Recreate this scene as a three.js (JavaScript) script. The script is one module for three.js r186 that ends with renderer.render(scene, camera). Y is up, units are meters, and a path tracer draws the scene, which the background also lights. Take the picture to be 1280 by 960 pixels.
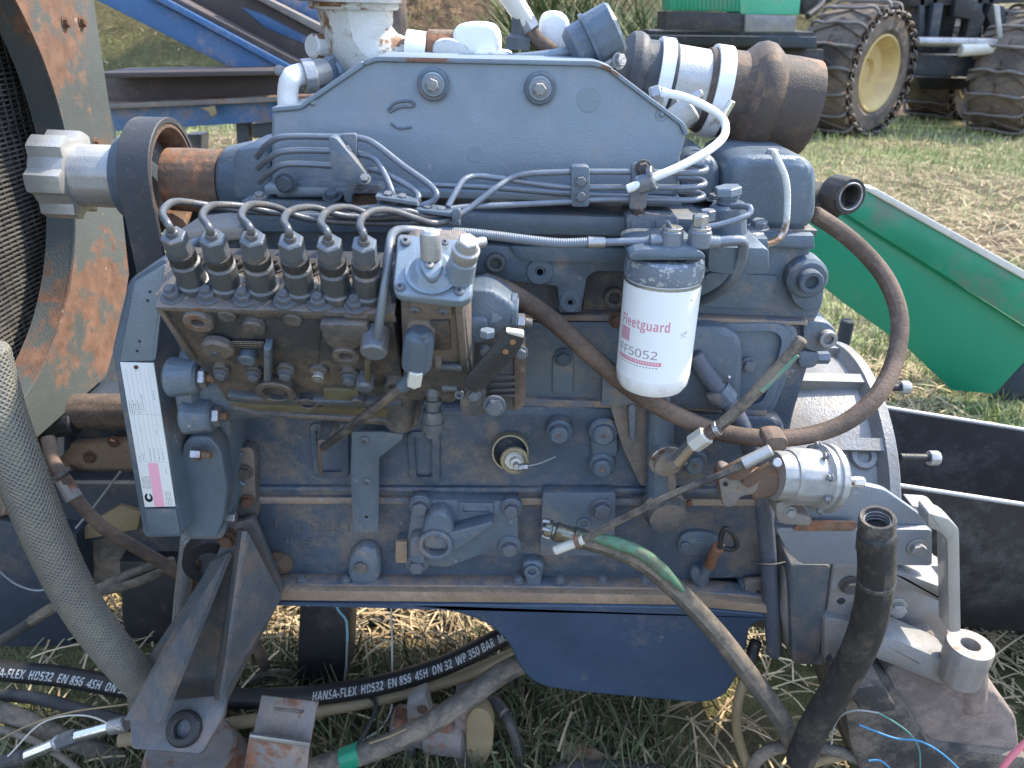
import * as THREE from 'three';
import { mergeGeometries, toCreasedNormals } from 'three/addons/utils/BufferGeometryUtils.js';

// ---------- camera, sky, sun, exposure ----------
const V3 = THREE.Vector3;
const V = (x, y, z) => new V3(x, y, z);
const D2R = Math.PI / 180;
const PW = 1280, PH = 960, FOV = 53, FPX = PH / 2 / Math.tan(FOV / 2 * D2R);
const scene = new THREE.Scene();
const camera = new THREE.PerspectiveCamera(FOV, PW / PH, 0.05, 400);
camera.rotation.order = 'YXZ';
camera.position.set(0, 1.28, 0.95);
camera.rotation.set(-26 * D2R, 0, 1.3 * D2R);
camera.focus = 0.98; camera.userData.fStop = 9;
camera.updateMatrixWorld(true);
const renderer = new THREE.WebGLRenderer({ antialias: true });
renderer.setSize(1024, 768);
renderer.toneMapping = THREE.LinearToneMapping;
renderer.toneMappingExposure = 2.5;
renderer.shadowMap.enabled = true;
const SUN = V(0.70, 0.88, -0.42).normalize();
{ // computed clear sky: pale haze at the horizon, blue above, brighter round the sun
  const w = 512, h = 256, data = new Float32Array(w * h * 4);
  for (let j = 0; j < h; j++) for (let i = 0; i < w; i++) {
    const th = (j + .5) / h * Math.PI - Math.PI / 2, ph = (i + .5) / w * Math.PI * 2 - Math.PI;
    const d = V(Math.cos(th) * Math.cos(ph), Math.sin(th), Math.cos(th) * Math.sin(ph));
    const e = Math.max(0, d.y), g = Math.max(0, d.dot(SUN));
    const hz = Math.exp(-e * 4.2);
    let r = .34 + .66 * hz, gr = .53 + .52 * hz, b = .92 + .2 * hz;
    const glow = .9 * Math.pow(g, 6) + 1.6 * Math.pow(g, 40);
    r += glow; gr += glow * .97; b += glow * .9;
    if (d.y < 0) { const k = Math.max(0, 1 + d.y * 6); r = .10 + (r - .10) * k; gr = .10 + (gr - .10) * k; b = .08 + (b - .08) * k; }
    const o = (j * w + i) * 4; data[o] = r; data[o + 1] = gr; data[o + 2] = b; data[o + 3] = 1;
  }
  const sky = new THREE.DataTexture(data, w, h, THREE.RGBAFormat, THREE.FloatType);
  sky.mapping = THREE.EquirectangularReflectionMapping; sky.magFilter = THREE.LinearFilter; sky.needsUpdate = true;
  scene.background = sky; scene.environment = sky;
  scene.backgroundIntensity = 1; scene.environmentIntensity = 1;
}
const sun = new THREE.DirectionalLight(0xfff0d8, 3.3);
sun.position.copy(SUN).multiplyScalar(12); sun.castShadow = true; sun.shadow.radius = 2;
sun.shadow.mapSize.set(2048, 2048);
Object.assign(sun.shadow.camera, { left: -10, right: 10, top: 10, bottom: -10, near: .5, far: 40 });
scene.add(sun); scene.add(sun.target);

// ---------- seeded noise and textures ----------
function rng(s) { return () => { s |= 0; s = s + 0x6D2B79F5 | 0; let t = Math.imul(s ^ s >>> 15, 1 | s); t = t + Math.imul(t ^ t >>> 7, 61 | t) ^ t; return ((t ^ t >>> 14) >>> 0) / 4294967296; }; }
const hash = (x, y, s) => { let h = Math.imul(x, 374761393) + Math.imul(y, 668265263) + Math.imul(s, 1442695041) | 0; h = Math.imul(h ^ h >>> 13, 1274126177); return ((h ^ h >>> 16) >>> 0) / 4294967296; };
function vn(x, y, p, s) {
  const xi = Math.floor(x), yi = Math.floor(y); let fx = x - xi, fy = y - yi;
  fx = fx * fx * (3 - 2 * fx); fy = fy * fy * (3 - 2 * fy);
  const m = (a) => ((a % p) + p) % p, x0 = m(xi), x1 = m(xi + 1), y0 = m(yi), y1 = m(yi + 1);
  const a = hash(x0, y0, s), b = hash(x1, y0, s), c = hash(x0, y1, s), d = hash(x1, y1, s);
  return a + (b - a) * fx + (c - a) * fy + (a - b - c + d) * fx * fy;
}
function fbm(u, v, p, oct, s, gain = .5) { let t = 0, a = 1, n = 0; for (let i = 0; i < oct; i++) { t += a * vn(u * p, v * p, p, s + i); n += a; a *= gain; p *= 2; } return t / n; }
const NS = 512;
function field(p, oct, s, gain, st = 1) { const f = new Float32Array(NS * NS); for (let j = 0; j < NS; j++) for (let i = 0; i < NS; i++) f[j * NS + i] = fbm(i / NS, j / NS * st, p, oct, s, gain); return (i, j) => f[((j % NS + NS) % NS) * NS + ((i % NS + NS) % NS)]; }
const FA = field(3, 6, 11, .55), FB = field(8, 5, 23, .6), FC = field(26, 4, 37, .6), FD = field(120, 2, 51, .6), FS = field(4, 6, 71, .6);
const sst = (a, b, x) => { x = Math.min(1, Math.max(0, (x - a) / (b - a))); return x * x * (3 - 2 * x); };
const mix = (a, b, t) => a + (b - a) * t, mix3 = (a, b, t) => [mix(a[0], b[0], t), mix(a[1], b[1], t), mix(a[2], b[2], t)];
const s8 = (x) => { x = Math.min(1, Math.max(0, x)); return Math.round(255 * (x <= .0031308 ? x * 12.92 : 1.055 * Math.pow(x, 1 / 2.4) - .055)); };
function tex(fn, tile, srgb = true, size = NS) {
  const d = new Uint8Array(size * size * 4);
  for (let j = 0; j < size; j++) for (let i = 0; i < size; i++) {
    const c = fn(i, j), o = (j * size + i) * 4;
    for (let k = 0; k < 3; k++) d[o + k] = srgb ? s8(c[k]) : Math.round(255 * Math.min(1, Math.max(0, c[k])));
    d[o + 3] = 255;
  }
  const t = new THREE.DataTexture(d, size, size); t.wrapS = t.wrapT = THREE.RepeatWrapping; t.magFilter = THREE.LinearFilter; t.minFilter = THREE.LinearMipmapLinearFilter; t.generateMipmaps = true;
  if (srgb) t.colorSpace = THREE.SRGBColorSpace; t.repeat.set(1 / tile, 1 / tile); t.needsUpdate = true; return t;
}
const g3 = (x) => [x, x, x];
const bumpCast = tex((i, j) => g3(.55 * FC(i, j) + .45 * FD(i, j)), .12, false);
const bumpFine = tex((i, j) => g3(.3 * FB(i, j) + .7 * FD(i, j)), .2, false);
const bumpRough = tex((i, j) => g3(.4 * FB(i, j) + .6 * FC(i, j)), .15, false);
const roughTex = tex((i, j) => g3(.55 + .6 * (FB(i + 77, j) - .5) + .35 * (FA(i, j) - .4)), .3, false);
const DUST = [.30, .215, .145], RUST = [.20, .085, .035], RUSTO = [.27, .125, .06];
// paint with settled dust, rust and chips, each with a grain of its own
function skin(base, { dust = 0, dustC = DUST, rust = 0, rustC = RUST, chip = 0, chipC = [.34, .34, .33], vary = .3, tile = .3, off = 0, streak = 0 } = {}) {
  const o = off * 131;
  return tex((i, j) => {
    i += o; j += o * 3;
    const a = FA(i, j), b = FB(i + 90, j + 33), c = FC(i, j + 210), d = FD(i + 5, j);
    let k = 1 + vary * (a - .5) * 1.6 + vary * .5 * (c - .5) + vary * .35 * (d - .5);
    let col = [base[0] * k, base[1] * k, base[2] * k];
    if (streak) { const s = sst(.5, .7, FS(i * 1, Math.floor(j / 9))); col = mix3(col, [base[0] * 1.5, base[1] * 1.5, base[2] * 1.45], streak * s * (.4 + d)); }
    if (dust) { const m = sst(.62 - .42 * dust, .92 - .42 * dust, .5 * b + .3 * a + .2 * c + .12 * (d - .5)) * Math.min(1, .35 + dust); col = mix3(col, dustC, m * (.65 + .4 * d)); }
    if (rust) { const m = sst(.66 - .36 * rust, .76 - .36 * rust, .45 * FA(i + 300, j + 70) + .35 * FB(i, j + 140) + .2 * c); const q = FC(i + 40, j); col = mix3(col, [rustC[0] * (.5 + q), rustC[1] * (.45 + q), rustC[2] * (.4 + 1.1 * q)], m); }
    if (chip) { const m = sst(.77 - .1 * chip, .83 - .1 * chip, .62 * FC(i + 17, j + 61) + .38 * FB(i + 31, j)); col = mix3(col, chipC, m * .6); }
    return col;
  }, tile);
}
function mat(map, rough = .6, metal = 0, bump = bumpFine, bs = .0006, extra = {}) {
  const p = { roughness: rough, metalness: metal, ...extra };
  if (map && map.isTexture) p.map = map; else if (map) p.color = new THREE.Color().setRGB(...map);
  if (bump) { p.bumpMap = bump; p.bumpScale = bs; }
  return new THREE.MeshStandardMaterial(p);
}
const PB = [.096, .129, .165];
const M = {
  paint: mat(skin(PB, { dust: .3, chip: .35, vary: .3 }), .5, .1, bumpCast, .0007),
  paintLight: mat(skin([.175, .22, .265], { dust: .12, chip: .25, vary: .16, tile: .4 }), .42, .1, bumpFine, .0004),
  paintWorn: mat(skin([.175, .22, .265], { dust: .12, rust: .3, rustC: [.2, .11, .07], off: 52, vary: .2, tile: .22 }), .6, .05, bumpFine, .0004),
  paintDusty: mat(skin([.105, .13, .168], { dust: .78, chip: .3, off: 2 }), .7, .05, bumpCast, .001),
  paintBlockShaded: mat(skin([.062, .087, .122], { dust: .46, dustC: [.2, .16, .12], chip: .3, off: 5, vary: .4 }), .55, .1, bumpCast, .0012),  // darker copy of the engine paint: lower-engine shade put into the base colour
  paintDark: mat(skin([.048, .06, .085], { dust: .35, dustC: [.16, .12, .085], off: 4 }), .6, .1, bumpCast, .0008),
  pan: mat(skin([.037, .065, .112], { dust: .1, chip: .15, off: 3, vary: .25 }), .48, .1, bumpFine, .0004),  // pan base colour lowered to carry the dim light under the engine
  pump: mat(skin([.095, .098, .1], { dust: .62, dustC: [.21, .17, .145], off: 7, vary: .5, rust: .12, rustC: [.19, .11, .07] }), .6, .25, bumpCast, .0009),
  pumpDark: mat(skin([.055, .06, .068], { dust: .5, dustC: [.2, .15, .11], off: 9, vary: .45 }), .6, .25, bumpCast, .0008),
  brass: mat(skin([.16, .15, .09], { dust: .6, dustC: [.13, .105, .07], off: 8, vary: .35 }), .5, .35, bumpCast, .0006),
  sender: mat(skin([.29, .25, .155], { dust: .3, dustC: [.16, .13, .09], off: 49, vary: .3 }), .5, .35, bumpFine, .0004),
  trough: mat(skin([.026, .028, .033], { dust: .4, dustC: [.1, .1, .105], off: 47, vary: .5, tile: .4 }), .5, .1, bumpFine, .0005),
  dust: mat(skin([.26, .19, .13], { dust: .5, off: 6, vary: .5, dustC: [.36, .265, .18] }), .95, 0, bumpRough, .002),
  bolt: mat(skin([.15, .175, .21], { dust: .36, off: 10, chip: .3 }), .45, .35, bumpFine, .0004),
  boltRust: mat(skin([.14, .095, .07], { rust: .7, rustC: [.19, .105, .065], off: 11 }), .8, .2, bumpRough, .001),
  steel: mat(skin([.34, .345, .35], { dust: .22, rust: .12, off: 12, vary: .35 }), .38, .75, bumpFine, .0004),
  chrome: mat(skin([.6, .6, .58], { dust: .1, off: 13 }), .2, .9, bumpFine, .0003),
  alu: mat(skin([.38, .38, .37], { dust: .22, dustC: [.33, .29, .23], off: 14, vary: .25 }), .45, .45, bumpCast, .0005),
  aluDirty: mat(skin([.26, .25, .235], { dust: .5, dustC: [.25, .2, .15], rust: .2, off: 15, vary: .35 }), .6, .3, bumpCast, .0008),
  castGrey: mat(skin([.235, .24, .245], { dust: .55, dustC: [.23, .2, .165], off: 16, vary: .4 }), .6, .3, bumpCast, .001),
  line: mat(skin([.16, .185, .22], { dust: .22, chip: .4, chipC: [.35, .34, .32], off: 17, tile: .12 }), .4, .3, bumpFine, .0003),
  lineDark: mat(skin([.10, .112, .125], { dust: .3, chip: .3, off: 18, tile: .12 }), .42, .35, bumpFine, .0003),
  rust: mat(skin([.13, .085, .06], { rust: .42, rustC: [.22, .11, .06], dust: .3, off: 19, vary: .5 }), .9, .05, bumpRough, .0016),
  rustPaint: mat(skin([.068, .079, .076], { rust: .43, rustC: [.155, .088, .056], chip: .3, chipC: [.35, .3, .22], off: 20, vary: .3, tile: .55 }), .75, .05, bumpFine, .0008),  // shroud base colour lowered to hold the shade on that face
  rustPlate: mat(skin([.2, .185, .17], { rust: .4, rustC: [.2, .1, .06], dust: .4, off: 21, vary: .4 }), .7, .3, bumpRough, .0012),
  bracket: mat(skin([.2, .22, .25], { dust: .2, chip: .3, off: 55, vary: .2 }), .5, .15, bumpFine, .0005),
  mountGrey: mat(skin([.09, .107, .122], { dust: .55, dustC: [.195, .145, .118], off: 22, vary: .4, streak: .15 }), .55, .25, bumpCast, .001),
  white: mat(skin([.74, .75, .74], { dust: .06, rust: .05, off: 23, vary: .08 }), .45, 0, bumpFine, .0004),
  whiteRust: mat(skin([.55, .56, .53], { rust: .33, rustC: [.22, .12, .06], dust: .2, off: 24, vary: .2, tile: .18 }), .6, .05, bumpFine, .0008),
  cream: mat(skin([.56, .54, .47], { dust: .25, off: 25 }), .6, 0, bumpFine, .0005),
  black: mat(skin([.02, .021, .023], { dust: .28, dustC: [.1, .085, .07], off: 26 }), .55, 0, bumpFine, .0006),
  blackDust: mat(skin([.035, .034, .034], { dust: .55, dustC: [.19, .155, .12], off: 27 }), .75, 0, bumpCast, .001),
  rubber: mat(skin([.028, .028, .028], { dust: .4, dustC: [.12, .1, .08], off: 28, vary: .3 }), .7, 0, bumpFine, .0006),
  belt: mat(skin([.045, .05, .058], { dust: .2, off: 41 }), .6, 0, bumpFine, .0004),
  hoseBrown: mat(skin([.10, .072, .055], { dust: .5, dustC: [.19, .13, .095], off: 29, vary: .4, tile: .15 }), .85, 0, bumpCast, .0012),
  hoseDust: mat(skin([.095, .085, .07], { dust: .6, dustC: [.24, .19, .14], off: 30, vary: .4, tile: .2 }), .85, 0, bumpCast, .001),
  hoseTan: mat(skin([.26, .2, .11], { dust: .55, dustC: [.2, .15, .09], off: 31, vary: .3, tile: .2 }), .6, 0, bumpFine, .0006),
  hoseBlack: mat(skin([.022, .022, .022], { dust: .45, dustC: [.10, .085, .068], off: 32, tile: .2 }), .72, 0, bumpFine, .0005),
  duct: mat(skin([.075, .058, .047], { dust: .5, dustC: [.185, .115, .07], rust: .15, rustC: [.25, .13, .07], off: 33, vary: .4 }), .72, .05, bumpCast, .0008),
  blueFrame: mat(skin([.032, .105, .235], { dust: .4, rust: .3, rustC: [.14, .09, .06], off: 34, vary: .3, tile: 1.2 }), .5, 0, bumpFine, .001),
  deckDark: mat(skin([.055, .043, .042], { dust: .45, dustC: [.13, .095, .075], off: 35, tile: .8 }), .7, 0, bumpFine, .001),
  green: mat(skin([.012, .235, .125], { dust: .06, off: 36, vary: .1, tile: .6 }), .35, 0, bumpFine, .0002),
  greenDark: mat(skin([.012, .235, .125], { dust: .5, dustC: [.13, .15, .12], off: 37, tile: .6 }), .4, 0, bumpFine, .0002),
  tyre: mat(skin([.085, .07, .06], { dust: .75, dustC: [.19, .15, .115], off: 38, tile: .8 }), .9, 0, bumpRough, .006),
  yellow: mat(skin([.5, .37, .16], { dust: .35, dustC: [.4, .28, .14], off: 39, tile: .6 }), .5, 0, bumpFine, .0006),
  rubberMount: mat(skin([.155, .125, .11], { dust: .6, dustC: [.27, .21, .175], off: 40, vary: .3, tile: .25 }), .9, 0, bumpRough, .0014),
  chassis: mat(skin([.03, .042, .06], { dust: .32, dustC: [.17, .13, .09], off: 42, tile: .5 }), .6, 0, bumpFine, .0008),
  cardboard: mat(skin([.24, .17, .105], { dust: .5, off: 43, rust: .2, tile: .5 }), .9, 0, bumpRough, .001),
  copper: mat([.33, .2, .12], .45, .8, null), blueWire: mat([.04, .2, .36], .5, 0, null), greenWire: mat([.07, .19, .16], .5, 0, null), pinkWire: mat([.75, .22, .25], .5, 0, null),
  greyWire: mat([.25, .26, .25], .6, 0, null), tealWire: mat([.22, .42, .5], .6, 0, null), whiteWire: mat(skin([.78, .8, .8], { dust: .1, off: 50 }), .5, 0, null),
};
for (const k of ['paint', 'paintLight', 'paintBlockShaded', 'pan', 'castGrey', 'alu', 'mountGrey']) { M[k].roughnessMap = roughTex; M[k].roughness *= 1.7; }

// ---------- pixel rays and frames ----------
const CAM = camera.position.clone(), CQ = camera.quaternion.clone(), CQI = CQ.clone().invert();
const ray = (px, py) => V(px - PW / 2, PH / 2 - py, -FPX).applyQuaternion(CQ);
const depthOf = (p) => -p.clone().sub(CAM).applyQuaternion(CQI).z;
const proj = (p) => { const c = p.clone().sub(CAM).applyQuaternion(CQI); return [PW / 2 - c.x / c.z * FPX, PH / 2 + c.y / c.z * FPX]; };
function hit(px, py, o, n) { const d = ray(px, py), t = o.clone().sub(CAM).dot(n) / d.dot(n); return CAM.clone().addScaledVector(d, t); }
class Frame { // a plane in the world: origin o, normal n, right x, up y
  constructor(o, n, x = V(1, 0, 0)) {
    this.o = o.clone(); this.n = n.clone().normalize(); this.x = x.clone().addScaledVector(this.n, -x.dot(this.n)).normalize();
    this.y = this.n.clone().cross(this.x); this.m = new THREE.Matrix4().makeBasis(this.x, this.y, this.n).setPosition(this.o); this.mi = this.m.clone().invert();
  }
  at(px, py, h = 0) { return hit(px, py, this.o.clone().addScaledVector(this.n, h), this.n); }
  loc(px, py, h = 0) { return this.at(px, py, h).applyMatrix4(this.mi); }
}
const FZ = new Frame(V(0, 0, 0), V(0, 0, 1));
const at = (px, py, z) => FZ.at(px, py, z);
const atX = (px, py, x) => hit(px, py, V(x, 0, 0), V(1, 0, 0));
const atY = (px, py, y) => hit(px, py, V(0, y, 0), V(0, 1, 0));
const mpp = (p) => depthOf(p) / FPX;

// ---------- builders ----------
const used = {};
function numbered(n) { const k = used[n] = (used[n] || 0) + 1; return k === 1 ? n : n + '_' + String(k - 1).padStart(3, '0'); }
function thing(name, base, label, category, group) {
  const g = new THREE.Group(); g.name = numbered(name); g.position.copy(base); g.userData = { label, category }; if (group) g.userData.group = group;
  scene.add(g); g.updateMatrixWorld(true); return g;
}
function tag(o, label, category, group, kind) { if (label) o.userData.label = label; if (category) o.userData.category = category; if (group) o.userData.group = group; if (kind) o.userData.kind = kind; return o; }
function boxUV(g) {
  if (g.index) g = g.toNonIndexed();
  const p = g.attributes.position, uv = new Float32Array(p.count * 2), a = V(), b = V(), c = V(), n = V();
  for (let i = 0; i < p.count; i += 3) {
    a.fromBufferAttribute(p, i); b.fromBufferAttribute(p, i + 1); c.fromBufferAttribute(p, i + 2);
    n.copy(b).sub(a).cross(c.clone().sub(a)); const ax = Math.abs(n.x), ay = Math.abs(n.y), az = Math.abs(n.z);
    [a, b, c].forEach((q, k) => { let u, v; if (az >= ax && az >= ay) { u = q.x; v = q.y; } else if (ax >= ay) { u = q.z + .37; v = q.y; } else { u = q.x; v = q.z + .53; } uv[(i + k) * 2] = u; uv[(i + k) * 2 + 1] = v; });
  }
  g.setAttribute('uv', new THREE.BufferAttribute(uv, 2)); return g;
}
function mesh(geo, m, name, parent) { // geometry given in world coordinates
  const o = new THREE.Mesh(geo, m); o.name = parent === scene ? numbered(name) : name;
  parent.updateMatrixWorld(true); o.applyMatrix4(parent.matrixWorld.clone().invert()); parent.add(o); o.updateMatrixWorld(true); return o;
}
const crease = (g, a = 38) => toCreasedNormals(g, a * D2R);
function shapeOf(P, r = 0) {
  const s = new THREE.Shape(), n = P.length;
  if (!r) { P.forEach((p, i) => i ? s.lineTo(p.x, p.y) : s.moveTo(p.x, p.y)); s.closePath(); return s; }
  P.forEach((p, i) => {
    const a = P[(i + n - 1) % n], b = P[(i + 1) % n], ra = Math.min(r, p.distanceTo(a) * .48), rb = Math.min(r, p.distanceTo(b) * .48);
    const q0 = p.clone().lerp(a, ra / p.distanceTo(a)), q1 = p.clone().lerp(b, rb / p.distanceTo(b));
    i ? s.lineTo(q0.x, q0.y) : s.moveTo(q0.x, q0.y); s.quadraticCurveTo(p.x, p.y, q1.x, q1.y);
  });
  s.closePath(); return s;
}
function slabGeo(pts, h, d, o = {}) { // outline in picture pixels on the frame's plane at offset h, thickness d behind it
  const fr = o.fr || FZ, P = pts.map(([x, y]) => { const l = fr.loc(x, y, h); return new THREE.Vector2(l.x, l.y); });
  let ed = 1; P.forEach((p, i) => { ed = Math.min(ed, p.distanceTo(P[(i + 1) % P.length])); });
  const k = mpp(fr.at(...pts[0], h)), b = Math.min(o.b ?? .0015, d * .45, ed * .42), s = shapeOf(P, o.r ? Math.max(o.r * k, b * 2.4) : 0);
  for (const c of o.holes || []) {
    const q = new THREE.Path();
    if (Array.isArray(c[0])) { const H = c.map(([x, y]) => { const l = fr.loc(x, y, h); return new THREE.Vector2(l.x, l.y); }); const hs = shapeOf(H, (o.hr || 0) * k); s.holes.push(hs); }
    else { const l = fr.loc(c[0], c[1], h); q.absarc(l.x, l.y, c[2] * k, 0, Math.PI * 2, true); s.holes.push(q); }
  }
  let g = new THREE.ExtrudeGeometry(s, { depth: d - 2 * b, bevelEnabled: b > 0, bevelSize: b, bevelOffset: -b, bevelThickness: b, bevelSegments: o.bs || 2, curveSegments: o.cs || 6 });
  g.translate(0, 0, h - d + b); g.applyMatrix4(fr.m); return boxUV(crease(g, 40));
}
const S = (name, pts, h, d, m, o = {}) => tag(mesh(slabGeo(pts, h, d, o), m, name, o.parent || E), o.label);
const rect = (x0, y0, x1, y1) => [[x0, y0], [x1, y0], [x1, y1], [x0, y1]];
function axisM(p, dir) { const y = dir.clone().normalize(), q = new THREE.Quaternion().setFromUnitVectors(V(0, 1, 0), y); return new THREE.Matrix4().compose(p, q, V(1, 1, 1)); }
function latheGeo(p, dir, prof, seg = 28, flat = false) {
  let g = new THREE.LatheGeometry(prof.map(([r, h]) => new THREE.Vector2(Math.max(r, 1e-5), h)), seg);
  if (flat) { g = g.toNonIndexed(); g.computeVertexNormals(); } else g = crease(g, 32);
  g.applyMatrix4(axisM(p, dir)); return boxUV(g);
}
const L = (name, p, dir, prof, m, o = {}) => tag(mesh(latheGeo(p, dir, prof, o.seg, o.flat), m, name, o.parent || E), o.label);
const cylProf = (r0, r1, len, c = .08) => { const k = Math.min(r0, r1, len) * c * 2; return [[0, 0], [r0 - k, 0], [r0, k], [r1, len - k], [r1 - k, len], [0, len]]; };
const ringProf = (ro, ri, len, c = .0012, back = 0) => [[ri, back], [ri, len - c], [ri + c, len], [ro - c, len], [ro, len - c], [ro, 0], [ri, 0]];
function C(name, px, py, h, rpx, len, m, o = {}) { // a round boss standing on the frame, its face at offset h, reaching len behind
  const fr = o.fr || FZ, p = fr.at(px, py, h), r = rpx * mpp(p), q = p.clone().addScaledVector(fr.n, -len);
  const prof = o.thru ? ringProf(r, o.hole * r, len) : o.hole ? [[0, len - (o.hd || Math.min(len * .8, .02))], [o.hole * r, len - (o.hd || Math.min(len * .8, .02))], [o.hole * r, len - .001], [o.hole * r + .001, len], [r - r * .08, len], [r, len - r * .08], [r * (o.base || 1), 0], [0, 0]].reverse()  : cylProf(r * (o.base || 1), r, len, o.c);
  return L(name, q, fr.n, prof, m, o);
}
const CA = (name, p0, p1, r0, r1, m, o = {}) => L(name, p0, p1.clone().sub(p0), cylProf(r0, r1, p0.distanceTo(p1), o.c), m, o);
const HX = (name, p0, p1, r, m, o = {}) => { const len = p0.distanceTo(p1), k = Math.min(r, len) * .14; return L(name, p0, p1.clone().sub(p0), [[0, 0], [r - k, 0], [r, k], [r, len - k], [r - k, len], [0, len]], m, { seg: 6, flat: true, ...o }); };
function tubeGeo(P, r, o = {}) {
  const curve = new THREE.CatmullRomCurve3(P, false, 'centripetal'), len = curve.getLength(), n = Math.max(8, Math.min(160, Math.round(len / Math.max(r * .8, .004)))), rs = o.seg || 12;
  let g = new THREE.TubeGeometry(curve, n, r, rs, false);
  if (o.taper) { const p = g.attributes.position, c = V(), q = V(); for (let i = 0; i <= n; i++) { curve.getPointAt(i / n, c); const k = o.taper(i / n); for (let j = 0; j <= rs; j++) { const a = i * (rs + 1) + j; q.fromBufferAttribute(p, a).sub(c).multiplyScalar(k).add(c); p.setXYZ(a, q.x, q.y, q.z); } } g.computeVertexNormals(); }
  const uv = g.attributes.uv; for (let i = 0; i < uv.count; i++) o.unit ? 0 : uv.setXY(i, uv.getX(i) * len, uv.getY(i) * Math.PI * 2 * r);
  const caps = [];
  if (o.cap !== false) for (const t of [0, 1]) { // rounded ends
    const k = o.taper ? o.taper(t) : 1, rr = r * k, d = curve.getTangentAt(t).multiplyScalar(t ? 1 : -1), p = curve.getPointAt(t);
    let cg = new THREE.LatheGeometry([[rr, 0], [rr * .92, rr * .2], [rr * .7, rr * .32], [1e-5, rr * .34]].map((a) => new THREE.Vector2(...a)), rs); cg.applyMatrix4(axisM(p, d)); caps.push(boxUV(cg));
  }
  if (!caps.length) return g;
  g = g.toNonIndexed(); return mergeGeometries([g, ...caps]);
}
const T = (name, pts, r, m, o = {}) => tag(mesh(tubeGeo(pts.map((p) => p.isVector3 ? p : at(...p)), r, o), m, name, o.parent || E), o.label);
// hexagon bolts, nuts and plugs: one unit-size shape of each kind, scaled to place
const unit = {};
function unitGeo(kind) {
  if (unit[kind]) return unit[kind];
  const O = V(0, 0, 0), Z = V(0, 0, 1), hex = (h0, h1, r = 1) => latheGeo(O, Z, [[0, h0], [r, h0], [r, h1 - .14], [r * .86, h1], [0, h1]], 6, true), cyl = (h0, h1, r) => latheGeo(O, Z, [[0, h0], [r, h0], [r, h1 - .06], [r - .06, h1], [0, h1]], 20);
  const k = { bolt: () => [cyl(-.05, .16, 1.32), hex(.16, .95), cyl(.9, .99, .5)], nut: () => [cyl(-.05, .18, 1.38), hex(.18, .95), cyl(.9, 1.45, .52)], flat: () => [cyl(-.05, .45, 1)],
    socket: () => [latheGeo(O, Z, [[0, .25], [.52, .25], [.55, .75], [.62, .82], [.9, .82], [1, .72], [1, -.05], [0, -.05]].reverse(), 24)], hexsock: () => [latheGeo(O, Z, [[0, .2], [.55, .2], [.55, .8], [0, .8]].slice(0, 1).concat([[.5, .2], [.5, .8], [.92, .8], [1, .7], [1, -.05], [0, -.05]]).reverse(), 24)],
    screw: () => [latheGeo(O, Z, [[0, .2], [.38, .2], [.4, .55], [.7, .5], [.95, .3], [1, .12], [1, -.05], [0, -.05]].reverse(), 20)] }[kind]();
  return unit[kind] = mergeGeometries(k.map((g) => { const q = g.index ? g.toNonIndexed() : g; return q; }));
}
function bolt(px, py, h, rpx, o = {}) {
  const fr = o.fr || FZ, p = o.p || fr.at(px, py, h), r = o.rm || rpx * mpp(p), par = o.parent || E, kind = o.kind || 'bolt';
  const b = new THREE.Mesh(unitGeo(kind), o.m || M.bolt); b.name = o.name || { bolt: 'hex_bolt', nut: 'hex_nut', flat: 'plug', socket: 'socket_plug', hexsock: 'socket_screw', screw: 'screw' }[kind];
  const q = new THREE.Quaternion().setFromUnitVectors(V(0, 0, 1), (o.dir || fr.n).clone().normalize()); q.multiply(new THREE.Quaternion().setFromAxisAngle(V(0, 0, 1), (px * 7.3 + py * 3.1) % 1.05));
  par.updateMatrixWorld(true); b.applyMatrix4(par.matrixWorld.clone().invert().multiply(new THREE.Matrix4().compose(p, q, V(r, r, r)))); par.add(b); b.updateMatrixWorld(true); return b;
}
function canvasTex(w, h, draw) { const c = document.createElement('canvas'); c.width = w; c.height = h; const x = c.getContext('2d'); draw(x, w, h); const t = new THREE.CanvasTexture(c); t.colorSpace = THREE.SRGBColorSpace; return t; }
// ======================= SETTING =======================
const gh = (x, z) => { // lie of the land: flat yard, a bank rising far behind
  const n = fbm(x * .11 / 64 + .3, z * .11 / 64 + .6, 64, 4, 5) - .5, d = -z - 10.5 - .25 * x;
  return n * Math.min(.3, .02 + Math.max(0, Math.abs(z) - 1.2) * .05) + (d > 0 ? 5 * (1 - Math.exp(-d * .2)) : 0);
};
const groundMap = tex((i, j) => { const a = FA(i, j), b = FB(i + 60, j), c = FC(i, j + 30), d = FD(i, j); let col = mix3([.24, .19, .13], [.14, .105, .07], sst(.4, .6, b)); col = mix3(col, [.40, .33, .2], sst(.5, .68, c * .6 + d * .4)); col = mix3(col, [.15, .19, .06], sst(.5, .62, a) * (.4 + .6 * c)); const k = .7 + .6 * d; return col.map((q) => q * k); }, 3.2);
const soilAt = (x, z) => { // 1 where bare brown soil, 0 where thin grass
  const n = fbm(x * .35 / 64 + .4, z * .35 / 64 + .2, 64, 3, 91), bank = sst(8.5, 12, -z - .25 * x) * sst(10, 6, x); return Math.min(1, sst(.47, .6, n) * .8 * (1 - .3 * sst(-3.2, -5, z) * sst(1, 3, x)) + bank + sst(2.2, 1.2, Math.hypot(x, z)) * .75); };
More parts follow.
